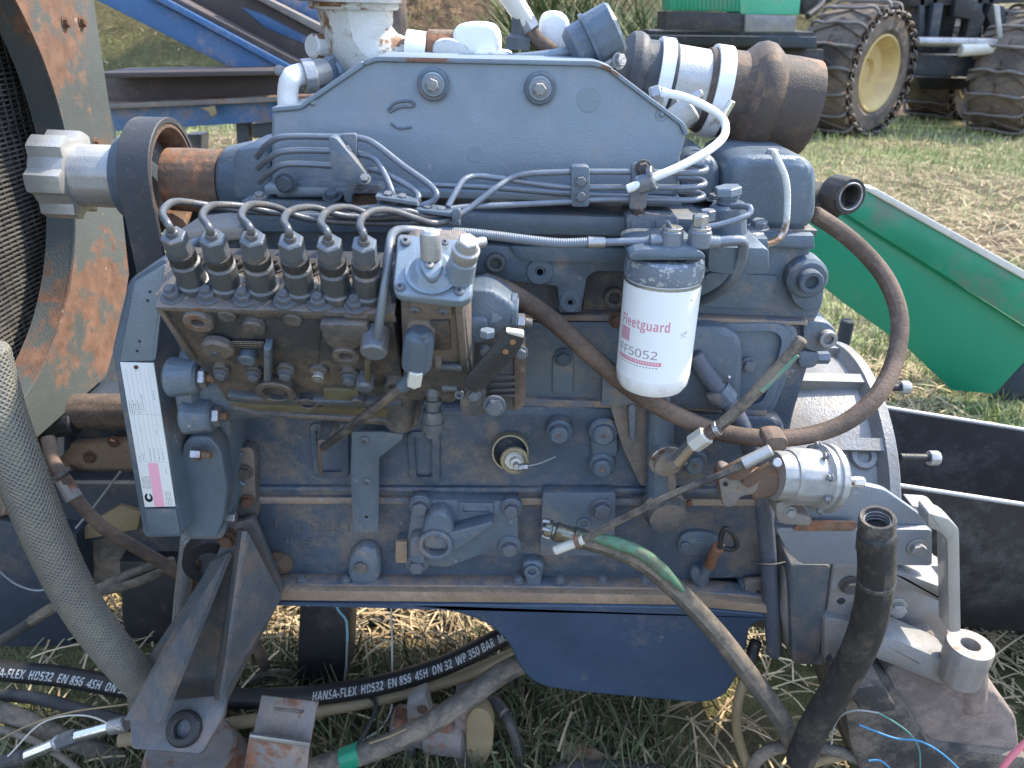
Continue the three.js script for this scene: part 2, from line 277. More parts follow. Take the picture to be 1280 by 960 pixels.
{
  const g = new THREE.PlaneGeometry(1, 1, 170, 170), p = g.attributes.position, uv = g.attributes.uv, col = new Float32Array(p.count * 3);
  for (let i = 0; i < p.count; i++) { const u = p.getX(i) * 2, v = p.getY(i) * 2, x = Math.sign(u) * (Math.abs(u) * 6 + Math.pow(Math.abs(u), 4) * 130), z = Math.sign(v) * (Math.abs(v) * 7 + Math.pow(Math.abs(v), 4) * 170) - 3; p.setXYZ(i, x, gh(x, z), z); uv.setXY(i, x, z); const s = soilAt(x, z); col.set([mix(.85, .5, s), mix(1, .38, s), mix(.8, .31, s)], i * 3); }
  const ix = g.index.array; for (let i = 0; i < ix.length; i += 3) { const t = ix[i]; ix[i] = ix[i + 1]; ix[i + 1] = t; }
  g.setAttribute('color', new THREE.BufferAttribute(col, 3)); g.computeVertexNormals();
  tag(mesh(g, mat(groundMap, .95, 0, bumpRough, .02, { vertexColors: true }), 'ground', scene), 'trampled yard ground of soil, straw and thin grass', 'ground', null, 'structure');
}
// blades, straws: nobody could count them
function bladeGeo(w, bend, flat) { const g = new THREE.PlaneGeometry(1, 1, 1, 4), p = g.attributes.position; for (let i = 0; i < p.count; i++) { const t = p.getY(i) + .5, x = p.getX(i); flat ? p.setXYZ(i, t - .5, bend * 4 * t * (1 - t), x * w) : p.setXYZ(i, x * w * (1 - t * t * .9), t - bend * t * t * .35, bend * t * t); } g.computeVertexNormals(); return g; }
function scatter(name, n, geo, m, place, cols, label, cat, seed) {
  const R = rng(seed), o = new THREE.InstancedMesh(geo, m, n), d = new THREE.Object3D(), c = new THREE.Color(); d.rotation.order = 'YXZ'; let k = 0, guard = 0;
  while (k < n && guard++ < n * 12) { if (!place(R, d)) continue; d.updateMatrix(); o.setMatrixAt(k, d.matrix); const q = cols[Math.floor(R() * cols.length)], v = .65 + R() * .7; c.setRGB(q[0] * v, q[1] * v, q[2] * v); o.setColorAt(k, c); k++; }
  o.count = k; o.name = numbered(name); scene.add(o); return tag(o, label, cat, null, 'stuff');
}
const leafM = new THREE.MeshPhysicalMaterial({ roughness: .8, side: THREE.DoubleSide, color: 0xffffff, transmission: 0 }), strawM = new THREE.MeshStandardMaterial({ roughness: .85, side: THREE.DoubleSide });
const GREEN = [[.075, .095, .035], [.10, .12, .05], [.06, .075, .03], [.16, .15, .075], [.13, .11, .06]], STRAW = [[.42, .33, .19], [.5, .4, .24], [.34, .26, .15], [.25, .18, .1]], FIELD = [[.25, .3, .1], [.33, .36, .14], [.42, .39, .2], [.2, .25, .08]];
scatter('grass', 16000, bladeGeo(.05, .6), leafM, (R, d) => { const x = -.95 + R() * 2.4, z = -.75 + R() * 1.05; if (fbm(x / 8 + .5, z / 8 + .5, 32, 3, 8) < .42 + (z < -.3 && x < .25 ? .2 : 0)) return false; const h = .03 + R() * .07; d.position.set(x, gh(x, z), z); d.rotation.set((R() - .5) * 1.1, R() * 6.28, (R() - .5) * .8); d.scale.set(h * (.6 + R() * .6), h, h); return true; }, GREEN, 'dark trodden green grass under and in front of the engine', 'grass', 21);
scatter('straw', 15000, bladeGeo(.035, .08, true), strawM, (R, d) => { const x = -1 + R() * 2.6, z = -1.9 + R() * 2.1; if (z > -.32 && R() > .22) return false; const l = .05 + R() * .1; d.position.set(x, gh(x, z) + .004 + R() * R() * .05, z); d.rotation.set((R() - .5) * .5, R() * 6.28, (R() - .5) * .5); d.scale.set(l, l, .09 + R() * .05); return true; }, STRAW, 'loose dry straw littering the ground behind and under the engine', 'straw', 22);
scatter('field_grass', 78000, bladeGeo(.09, .5), leafM, (R, d) => { const t = Math.pow(R(), 1.6), z = -1.2 - t * 11, w = -z * 1.05 + 2.2, x = (R() * 2 - 1) * w; if (soilAt(x, z) > .35 + R() * .4) return false; const h = (.025 + R() * .05) * (1 + t); d.position.set(x, gh(x, z), z); d.rotation.set((R() - .5) * 1.2, R() * 6.28, (R() - .5) * .9); d.scale.set(h, h, h); return true; }, FIELD, 'sunlit thin grass over the yard behind the engine', 'grass', 23);
scatter('field_straw', 28000, bladeGeo(.03, .06, true), strawM, (R, d) => { const t = Math.pow(R(), 1.5), z = -1.2 - t * 16, w = -z * 1.05 + 2.2, x = (R() * 2 - 1) * w; if (soilAt(x, z) < R() * .6) return false; const l = (.08 + R() * .16) * (1 + t * .6); d.position.set(x, gh(x, z) + .006 + R() * .02, z); d.rotation.set((R() - .5) * .3, R() * 6.28, (R() - .5) * .3); d.scale.set(l, l, .14 + R() * .1); return true; }, STRAW, 'dry straw and cane trash strewn over the bare soil behind', 'straw', 24);
scatter('tall_grass', 5200, bladeGeo(.026, .6), leafM, (R, d) => { const p = at(640 + R() * 225, 45, -9 - R() * 2.4), h = .6 + R() * 1; d.position.set(p.x, gh(p.x, p.z) - .02, p.z); d.rotation.set((R() - .5) * .5, R() * 6.28, (R() - .5) * .5); d.scale.set(h * 1.1, h, h); return true; }, [[.07, .10, .03], [.10, .14, .05], [.2, .2, .09], [.05, .075, .025]], 'clump of tall green grass at the foot of the bank', 'tall grass', 25);
scatter('bank_grass', 5000, bladeGeo(.05, .6), leafM, (R, d) => { const x = -10 + R() * 22, z = -11.5 - .25 * x - R() * 7; if (fbm(x / 20 + .5, z / 20 + .5, 32, 3, 18) < .52) return false; const h = .1 + R() * .25; d.position.set(x, gh(x, z), z); d.rotation.set((R() - .5) * 1.1, R() * 6.28, (R() - .5)); d.scale.set(h, h, h); return true; }, [[.12, .16, .05], [.16, .19, .07], [.24, .2, .1], [.09, .12, .04]], 'patches of green weeds on the brown bank behind', 'weeds', 26);
{ const b = at(493, 52, -10.3); b.y = gh(b.x, b.z); const t = thing('tree', b, 'bare grey tree trunk on the bank above the elbow pipe', 'tree');
  T('trunk', [b.clone().add(V(0, -.1, 0)), b.clone().add(V(.02, .6, 0)), b.clone().add(V(-.03, 1.6, -.05)), b.clone().add(V(.05, 3.2, 0))], .16, mat(skin([.16, .13, .115], { dust: .4, off: 66, vary: .6, tile: .5 }), .95, 0, bumpRough, .02), { parent: t, taper: (k) => 1.25 - .5 * k });
  const R = rng(4), gs = []; for (let i = 0; i < 5; i++) { const a = R() * 6.28, y = 2.2 + R(); gs.push(tubeGeo([b.clone().add(V(0, y, 0)), b.clone().add(V(Math.cos(a) * .5, y + .5, Math.sin(a) * .5)), b.clone().add(V(Math.cos(a) * 1.1, y + 1.3, Math.sin(a) * 1.1))], .05, { seg: 6 })); } mesh(mergeGeometries(gs), M.hoseDust, 'limb', t);
  const lg = new THREE.InstancedMesh(bladeGeo(.4, .3), leafM, 2500), d = new THREE.Object3D(); for (let i = 0; i < 2500; i++) { const a = R() * 6.28, r = Math.cbrt(R()) * 1.5; d.position.set(Math.cos(a) * r, 3.6 + (R() - .5) * 1.9, Math.sin(a) * r); d.rotation.set(R() * 6, R() * 6, R() * 6); d.scale.setScalar(.14 + R() * .12); d.updateMatrix(); lg.setMatrixAt(i, d.matrix); lg.setColorAt(i, new THREE.Color().setRGB(.05 + R() * .04, .09 + R() * .05, .03)); } lg.name = 'crown'; lg.userData.kind = 'stuff'; t.add(lg); }

// ---- blue steel channels, upper left ----
{
  const z = -2, B = thing('steel_frame', V(-1.3, 0, -2.05), 'blue steel frame of two rusty channel beams, one sloping, behind the pulley', 'steel frame'), p = { parent: B, b: .004 };
  S('sloping_beam', [[60, -30], [160, -16], [430, 126], [440, 160], [347, 114]], z, .05, M.blueFrame, p);
  S('beam_flange', [[176, -10], [192, -10], [438, 122], [430, 128]], z + .03, .1, M.blueFrame, p); S('beam_lip', [[190, -12], [202, -12], [442, 112], [438, 124]], z + .012, .1, M.deckDark, p);
  S('beam_web', [[196, -14], [300, -14], [470, 72], [450, 124]], z - .09, .02, M.deckDark, p); S('beam_edge', [[292, -16], [306, -16], [474, 68], [468, 78]], z - .05, .06, M.rustPlate, p); S('web_paint', [[300, 8], [330, 18], [400, 54], [396, 62], [330, 34]], z - .086, .012, M.blueFrame, p); S('far_beam', [[306, -16], [360, -16], [500, 60], [474, 70]], z - .12, .05, M.blueFrame, p);
  S('level_beam_edge', [[120, 91], [345, 88], [345, 94], [120, 98]], z + .22, .25, M.deckDark, p); S('level_beam_web', [[118, 96], [430, 90], [430, 122], [118, 132]], z + .08, .04, M.deckDark, p); S('level_beam_lip', [[118, 130], [430, 117], [430, 124], [118, 137]], z + .16, .1, M.rustPlate, p);
  S('level_beam', [[116, 136], [430, 122], [430, 146], [116, 166]], z + .12, .06, M.blueFrame, p); S('frame_leg', [[294, 148], [311, 147], [311, 182], [296, 182]], z + .06, .05, M.chassis, p); S('frame_box', [[314, 156], [346, 152], [346, 172], [316, 173]], z + .08, .2, M.chassis, p); S('torn_strip', [[250, 135], [268, 132], [271, 142], [264, 147], [260, 140]], z + .165, .01, M.hoseTan, p);
  for (const [x, y] of [[262, 58], [342, 76]]) S('frame_foot', [[x - 110, 168], [x - 90, 168], [x - 92, 240], [x - 108, 240]], z - .1, .08, M.chassis, p);
}
// ---- forestry machine, upper right ----
{
  const W0 = at(1056, 166, -8.85), F = thing('forestry_machine', V(W0.x, 0, -9), 'black and green forestry machine with chained tyres parked behind, upper right', 'forestry machine'), p = { parent: F, b: .01 };
  const ax = V(.62, 0, .78).normalize(), Rw = .63, wd = .62, KW = 1.13;
  const wheel = (cx, cz, par) => {
    const c = V(0, 0, 0), pos = V(cx, gh(cx, cz) + Rw * KW * .98, cz), w = L('wheel', c.clone().addScaledVector(ax, -wd / 2), ax, [[.36, .04], [.42, .0], [.55, .015], [.6, .06], [.62, .12], [.62, wd - .12], [.6, wd - .06], [.55, wd - .015], [.42, wd], [.375, wd - .03], [.36, wd - .06], [.36, .04]], M.tyre, { parent: par, seg: 56 });
    L('rim', c.clone().addScaledVector(ax, -wd / 2), ax, [[0, wd - .2], [.12, wd - .2], [.14, wd - .16], [.27, wd - .15], [.33, wd - .04], [.355, wd - .01], [.375, wd - .012], [.38, wd - .04], [.355, wd - .08], [.34, wd - .3], [0, wd - .3]].reverse(), M.yellow, { parent: w, seg: 48 });
    const u = V(0, 1, 0), v = ax.clone().cross(u), gs = [], cs = [], R = rng(Math.round(cx * 100) & 255);
    for (let i = 0; i < 18; i++) { const a = i / 18 * Math.PI * 2 + .1, r = u.clone().multiplyScalar(Math.cos(a)).addScaledVector(v, Math.sin(a)), t = ax.clone().cross(r); for (const s of [-1, 1]) { const g = new THREE.BoxGeometry(.075, .03, wd * .5); g.applyMatrix4(new THREE.Matrix4().makeBasis(t.clone().multiplyScalar(-s), r, ax.clone().multiplyScalar(s).addScaledVector(t, .5)).setPosition(c.clone().addScaledVector(r, .622).addScaledVector(ax, s * wd * .23))); gs.push(boxUV(g)); } 
      { cs.push(tubeGeo([-.55, -.45, -.2, 0, .2, .45, .55].map((k) => c.clone().addScaledVector(r, Math.abs(k) > .5 ? .56 : .675 + (Math.abs(k) < .3 ? 0 : -.01)).addScaledVector(ax, k * wd * .95).addScaledVector(t, (R() - .5) * .03)), .017, { seg: 6 })); } }
    mesh(mergeGeometries(gs), M.tyre, 'tread', w).userData.kind = 'stuff';
    for (let i = 0; i < 60; i++) { const a = i / 60 * Math.PI * 2, r = u.clone().multiplyScalar(Math.cos(a)).addScaledVector(v, Math.sin(a)), t = ax.clone().cross(r); const g = new THREE.TorusGeometry(.036, .011, 5, 8); g.applyMatrix4(new THREE.Matrix4().makeBasis(t, i % 2 ? r : ax, i % 2 ? ax : r).setPosition(c.clone().addScaledVector(r, .585 + (R() - .5) * .015).addScaledVector(ax, wd * .5 + .015))); cs.push(boxUV(g)); }
    mesh(mergeGeometries(cs.map((g) => g.index ? g.toNonIndexed() : g)), M.rustPlate, 'tyre_chain', w).userData.kind = 'stuff'; w.position.copy(pos).sub(par.position); w.scale.setScalar(KW); return w;
  };
  wheel(W0.x, W0.z - .12, F); const W1 = at(1262, 150, -9.3); wheel(W1.x, W1.z, F); for (const [px, z] of [[1180, -11], [1225, -11.3]]) { const q = at(px, 118, z); wheel(q.x, q.z, F); }
  S('deck', [[812, 38], [1018, 40], [1022, 62], [812, 57]], -8, .7, M.black, p); S('deck_beam', [[806, 44], [1022, 46], [1020, 60], [806, 54]], -7.9, .2, M.chassis, p); S('under_frame', [[828, 58], [1030, 62], [1030, 96], [830, 80]], -8.3, .6, M.black, p);
  S('engine_box', [[832, 14], [932, 16], [932, 40], [832, 38]], -7.1, .5, M.black, p); S('grey_box', [[932, 18], [996, 20], [994, 40], [932, 40]], -7.05, .5, M.castGrey, p);
  S('green_hood', [[924, -20], [1003, -20], [999, 19], [926, 18]], -7.1, .6, mat(skin([.06, .34, .2], { dust: .2, off: 71, tile: 1 }), .5), p); S('green_grille', [[838, -20], [926, -20], [926, 15], [838, 13]], -7.12, .5, M.green, p);
  for (let i = 0; i < 16; i++) S('grille_slat', [[842 + i * 5.2, -20], [844.5 + i * 5.2, -20], [844.5 + i * 5.2, 13], [842 + i * 5.2, 13]], -7.11, .02, M.greenDark, { parent: F, b: .002 });
  S('main_beam', [[1140, 69], [1242, 69], [1236, 96], [1140, 93]], -9.4, .3, M.chassis, p); CA('ram', at(1146, 52, -9.1), at(1256, 54, -9.1), .055, .055, M.steel, { parent: F }); CA('ram_sleeve', at(1200, 63, -9.05), at(1242, 61, -9.05), .07, .06, M.cream, { parent: F });
  S('post', [[1168, 4], [1180, 4], [1172, 56], [1160, 56]], -9.2, .12, M.chassis, p); S('grab', [[1196, -4], [1222, 0], [1232, 22], [1216, 60], [1204, 60], [1212, 24], [1192, 20]], -9.2, .2, M.black, p); S('grab', [[1240, 4], [1256, 8], [1262, 48], [1246, 50], [1234, 20]], -9.2, .2, M.black, p); S('grab_edge', [[1242, 5], [1250, 7], [1254, 48], [1248, 48]], -8.98, .03, M.alu, p);
  S('upper_frame', [[1136, -20], [1290, -20], [1290, 3], [1136, 8]], -9.3, .5, M.black, p); S('tool_box', [[1142, -12], [1168, -12], [1166, 30], [1144, 30]], -9.4, .3, M.chassis, p); S('lower_axle', [[1146, 96], [1228, 98], [1228, 112], [1150, 112]], -10.2, .5, M.black, p); T('hydraulic_line', [at(1010, 20, -7), at(1026, 6, -7.1), at(1030, -12, -7.2)], .03, M.black, { parent: F }); S('fender', [[1000, -12], [1050, -16], [1040, 2], [1006, 18]], -7.9, .4, M.black, p);
  S('chassis_web', [[1140, -10], [1200, -10], [1196, 22], [1186, 66], [1140, 66]], -9.8, .3, M.chassis, p); S('chassis_web', [[1210, 56], [1290, 50], [1290, 80], [1210, 80]], -9.9, .3, M.black, p); for (const x of [1150, 1166, 1222, 1236]) S('post', [[x, -6], [x + 7, -6], [x + 5, 62], [x - 2, 62]], -9.3, .12, M.chassis, p);
}
// ---- green sheet-metal hopper, right ----
{
  const G = thing('green_hopper', V(1.5, 0, -1.65), 'bright green sheet-metal hopper with a dark green folded rim, right of the engine', 'hopper'), p = { parent: G };
  S('side_panel', [[1012, 262], [1052, 262], [1300, 420], [1300, 432], [1243, 493], [1190, 488], [1133, 434], [1056, 380], [1012, 345]], -1.6, .03, M.green, { ...p, b: .003 });
  S('folded_rim', [[1050, 263], [1087, 237], [1420, 423], [1420, 494]], -1.57, .015, M.greenDark, { ...p, b: .003 }); S('rim_edge', [[1086, 235], [1096, 236], [1420, 416], [1420, 428], [1086, 240]], -1.56, .06, M.cream, { ...p, b: .003 }); S('shadow_panel', [[1243, 494], [1300, 438], [1300, 560], [1243, 540]], -1.63, .03, M.chassis, { ...p, b: .003 });  // the dark last sheet stands for the shadow at the hopper end
  S('inner_panel', [[1012, 262], [1300, 420], [1300, 470], [1012, 350]], -1.8, .02, M.greenDark, { ...p, b: .003 });
  for (const [x, y] of [[1060, 400], [1290, 500]]) { const a = at(x, y, -1.7); CA('support_leg', V(a.x, -.02, a.z), a, .025, .025, M.chassis, p); }
}
{ const h = thing('rubber_hose_end', at(1040, 250, -.3), 'open black rubber hose end in front of the green hopper', 'hose'); T('hose', [[1000, 250, -.3], [1030, 248, -.3], [1048, 246, -.28]], .026, M.rubber, { parent: h }); const d = V(.3, .05, .95).normalize(), c = at(1064, 246, -.25); L('hose_mouth', c.clone().addScaledVector(d, -.04), d, [[.0001, .012], [.016, .012], [.016, .037], [.018, .039], [.027, .039], [.0285, .036], [.0285, 0], [0, 0]].reverse(), M.rubber, { parent: h }); L('mouth_ring', c.clone().addScaledVector(d, -.004), d, ringProf(.022, .019, .0045), M.steel, { parent: h }); T('hose', [[1022, 262, -.3], [1034, 262, -.29], [1048, 250, -.28]], .02, M.rubber, { parent: h }); }
// ---- black trough, right ----
{
  const a = at(1118, 609, -.24), b = at(1320, 640, -.24), e = b.clone().sub(a).normalize(), n = V(0, 0, 1).addScaledVector(e, -e.z).normalize(), u = n.clone().cross(e), w = .36, len = 1.3;
  const G = thing('black_trough', a.clone().addScaledVector(e, .3).setY(.1), 'open black steel trough with pale rims beside the flywheel housing', 'trough');
  const prof = []; const pc = new THREE.CatmullRomCurve3([[0, 0], [-.008, -.13], [-.05, -.26], [-.16, -.42], [-.26, -.48], [-.335, -.42], [-.36, -.3], [-.36, 0]].map(([x, y]) => V(x, y, 0))), pin = []; for (let i = 0; i <= 40; i++) { const q = pc.getPoint(i / 40), t = pc.getTangent(i / 40); prof.push([q.x, q.y]); pin.push([q.x + t.y * .007, q.y - t.x * .007]); } const inn = pin.reverse();
  const sh = new THREE.Shape([...prof, ...inn].map(([x, y]) => new THREE.Vector2(x, y))); let g = new THREE.ExtrudeGeometry(sh, { depth: len, bevelEnabled: true, bevelSize: .001, bevelThickness: .001, bevelSegments: 1 }); g = crease(g, 40);
  const zx = e.clone(); g.applyMatrix4(new THREE.Matrix4().makeBasis(n, u, n.clone().cross(u)).setPosition(n.clone().cross(u).dot(e) > 0 ? a : a.clone().addScaledVector(e, len)));
  mesh(boxUV(g), M.trough, 'shell', G); const rim = (off, dy) => { const q = a.clone().addScaledVector(n, off).addScaledVector(u, dy); T('rim', [q, q.clone().addScaledVector(e, .25), q.clone().addScaledVector(e, .5), q.clone().addScaledVector(e, len)], .0048, M.alu, { parent: G }); }; rim(-.005, .002); rim(-w + .005, .002);  // rims in a much paler tone than the shell
  for (const x of [.1, .6]) S('trough_foot', [[0, 0]].concat([]).length ? rect(1150 + x * 120, 780, 1170 + x * 120, 830) : [], -.4, .05, M.chassis, { parent: G });
}
// ---- radiator and its fan shroud, left ----
{
  const X = -.85, G = thing('radiator', V(X - .05, .2, -.12), 'radiator with a dark core and a rusty grey fan shroud at the left edge', 'radiator');
  const fr = new Frame(V(X, 0, 0), V(1, 0, 0), V(0, 0, -1)), out = [[-.6, .575], [.49, .575], [.6, .66], [.665, .74], [.715, 1.0], [.745, 1.28], [.80, 1.75], [-.6, 1.75]], s = new THREE.Shape(out.map(([a, b]) => new THREE.Vector2(a, b))); const h = new THREE.Path(); h.absarc(.12, 1.06, .42, 0, Math.PI * 2, true); s.holes.push(h);
  let g = new THREE.ExtrudeGeometry(s, { depth: .004, bevelEnabled: true, bevelSize: .001, bevelThickness: .001, bevelSegments: 1, curveSegments: 64 }); g.applyMatrix4(fr.m); mesh(boxUV(crease(g, 40)), M.rustPaint, 'fan_shroud', G);
  L('shroud_ring', V(X - .05, 1.06, -.12), V(1, 0, 0), [[.4195, 0], [.4195, .056], [.4225, .056], [.4225, 0], [.4195, 0]], M.rustPaint, { parent: G, seg: 96 });
  const ed = (a, b) => { const A = V(X - .09, a[1], -a[0]), B = V(X - .09, b[1], -b[0]), pos = [], t = V(.092, 0, 0); [A, B, B.clone().add(t), A, B.clone().add(t), A.clone().add(t)].forEach((v) => pos.push(v.x, v.y, v.z)); }; 
  // side return of the shroud and the header tank
  const ret = new THREE.BoxGeometry(.1, 1.2, .012); ret.rotateX(.05); ret.translate(X - .056, 1.2, -.735); mesh(boxUV(ret), M.chassis, 'shroud_side', G);
  for (const [z, y] of [[-.62, 1.24], [-.68, 1.24], [-.64, 1.02]]) bolt(0, 0, 0, 0, { p: V(X + .006, y, z), rm: .009, dir: V(1, 0, 0), parent: G, m: M.boltRust });
  const core = tex((i, j) => { const r = (j % 16) < 10 ? .35 + .65 * ((i % 8) < 5 ? 1 : .4) : .08, d = FB(i, j); return mix3([.03 * r, .034 * r, .038 * r], [.26 * r, .25 * r, .22 * r], sst(.5, .7, d) * .55); }, .16), coreB = tex((i, j) => g3((j % 16) < 10 ? ((i % 8) < 5 ? 1 : .6) : 0), .16, false);
  const cg = new THREE.BoxGeometry(.06, 1.3, 1.3); cg.translate(X - .12, 1.1, -.1); mesh(boxUV(cg), mat(core, .6, .3, coreB, .004), 'core', G);
  const fins = []; for (let y = .6; y < 1.55; y += .0088) { const b = new THREE.BoxGeometry(.006, .0026, 1.1); b.translate(X - .088, y, -.1); fins.push(boxUV(b)); } for (let z = -.66; z < .3; z += .022) { const b = new THREE.BoxGeometry(.003, 1.0, .0022); b.translate(X - .0885, 1.08, z); fins.push(boxUV(b)); } mesh(mergeGeometries(fins), mat(skin([.05, .052, .055], { dust: .6, dustC: [.2, .19, .165], off: 88, vary: .3, tile: .5 }), .6, .3), 'core_fins', G).userData.kind = 'stuff';
  const bt = new THREE.BoxGeometry(.1, .09, 1.2); bt.translate(X - .1, .5, -.1); mesh(boxUV(bt), M.chassis, 'bottom_tank', G);
}
// ======================= THE ENGINE =======================
const E = thing('diesel_engine', V(0, .17, -.15), 'blue-grey six cylinder diesel engine with white fuel filter, filling the middle of the photograph', 'engine');

// ---- block, oil pan, rails ----
S('cylinder_block', [[276, 400], [600, 398], [1020, 404], [1012, 455], [992, 520], [978, 600], [966, 772], [936, 768], [330, 752], [276, 700]], -.03, .3, M.paintBlockShaded, { b: .006, r: 6, holes: [] });
S('crankcase_wall', [[286, 512], [600, 508], [700, 508], [985, 522], [975, 610], [962, 725], [330, 742], [306, 700], [290, 600]], 0, .05, M.paintBlockShaded, { b: .012, r: 10, bs: 4 });
for (const [y, hh, m] of [[609, 7, M.paintBlockShaded], [622, 9, M.paintDusty]]) S('casting_rib', [[300, y], [960, y + 3], [960, y + hh + 3], [300, y + hh]], .008, .012, m, { b: .004, bs: 3 });
S('cast_pocket_rim', [[385, 530], [436, 530], [436, 598], [392, 598]], .006, .012, M.paintBlockShaded, { r: 10, b: .003, holes: [[[391, 533], [430, 533], [430, 592], [396, 592]]], hr: 8 });
S('cast_pocket_rim', [[508, 540], [550, 540], [550, 605], [512, 605]], .006, .012, M.paintBlockShaded, { r: 10, b: .003, holes: [[[514, 543], [543, 543], [543, 598], [518, 598]]], hr: 8 });
S('pan_rail', [[338, 738], [640, 741], [850, 744], [965, 757], [966, 768], [850, 757], [640, 754], [330, 751]], .036, .045, M.dust, { b: .003 });
S('pan_rail_edge', [[334, 730], [640, 732], [830, 735], [962, 746], [962, 752], [830, 741], [640, 738], [334, 736]], .024, .03, M.paintDusty, { b: .003 });
S('oil_pan', [[338, 753], [640, 755], [850, 757], [965, 768], [964, 776], [938, 780], [934, 806], [924, 842], [906, 872], [880, 880], [720, 866], [672, 858], [650, 838], [636, 804], [608, 779], [566, 765], [480, 758], [352, 757]], .03, .27, M.pan, { b: .012, bs: 5, r: 18 });
for (const x of [377, 432, 648, 700, 753, 806]) bolt(x, 725, .02, 5, { m: M.bolt, dir: V(0, 1, .25) });

// ---- cylinder head side, intake manifold, aftercooler cover ----
S('cylinder_head', [[300, 255], [860, 262], [1016, 300], [1010, 330], [1034, 332], [1026, 388], [1018, 404], [600, 400], [300, 396]], -.025, .26, M.paint, { b: .004, r: 4 });
S('head_gasket', [[640, 385], [1018, 397], [1018, 405], [640, 393]], -.022, .2, M.pump, { b: .0005 });
S('intake_manifold', [[318, 248], [560, 262], [600, 266], [805, 272], [885, 274], [884, 296], [800, 296], [560, 292], [300, 290], [300, 250]], .022, .09, M.paint, { b: .003, r: 3 });
S('aftercooler_cover', [[339, 137], [375, 135], [386, 127], [452, 80], [468, 73], [745, 79], [764, 87], [852, 155], [858, 168], [850, 198], [850, 246], [339, 236]], .004, .12, M.paintLight, { r: 6, b: .004, bs: 3 });
S('cover_flange', [[330, 233], [640, 241], [852, 249], [852, 256], [640, 250], [330, 243]], .02, .06, M.paintLight, { b: .002 });
S('cover_edge_lip', [[452, 77], [468, 70], [745, 76], [766, 84], [764, 90], [744, 83], [469, 77], [456, 83]], .009, .12, M.paintWorn, { b: .002, r: 3 });
for (const [x, y] of [[541, 106], [675, 111]]) {
  C('washer', x, y, .012, 20, .012, M.paint); C('washer', x, y, .017, 14.5, .006, M.paintLight);
  bolt(x, y, .017, 8, { m: M.steel, kind: 'bolt' });
}
for (const [x, y, r] of [[390, 129, 6], [828, 143, 8]]) C('weld_bead', x, y, .007, r, .008, M.paintLight, { c: .4 });
for (const [x, y, r] of [[594, 193, 10], [623, 214, 10], [736, 125, 15]]) C('cover_pad', x, y, .0045, r, .003, M.paintLight, { c: .05 });
T('cast_mark', [[485, 138, .005], [493, 129, .005], [515, 127, .005], [519, 132, .005], [500, 134, .005], [487, 140, .005]], .0016, M.paint);
T('cast_mark', [[489, 154, .005], [497, 160, .005], [514, 159, .005]], .0014, M.paint);
// front coolant elbow on the cover
T('vent_elbow', [[360, 134, -.03], [360, 112, -.03], [364, 98, -.03], [378, 92, -.05]], .0125, M.white);
L('hose_clamp', at(379, 96, -.045), V(1, .12, -.5), ringProf(.02, .013, .014), M.steel);
CA('vent_hose', at(380, 96, -.05), at(403, 90, -.09), .0165, .0165, M.alu);
bolt(349, 88, -.04, 5, { m: M.steel });
L('pipe_flange', at(412, 96, -.12), V(.9, 0, .5), cylProf(.026, .026, .012), M.paintLight);
CA('pipe_stub', at(416, 92, -.12), at(436, 88, -.14), .017, .017, M.paintLight);
S('intake_end_box', [[290, 186], [336, 182], [345, 250], [290, 250]], -.02, .12, M.paint, { b: .006, r: 4 });
bolt(357, 229, .026, 10, { m: M.paint }); bolt(325, 246, .03, 6, { m: M.steel, dir: V(0, 1, .3) });
S('head_casting_web', [[345, 240], [385, 222], [440, 228], [470, 232], [470, 246], [345, 248]], .018, .04, M.paint, { b: .004, r: 6 });
bolt(415, 246, .035, 9, { m: M.paint, dir: V(0, 1, .4) });

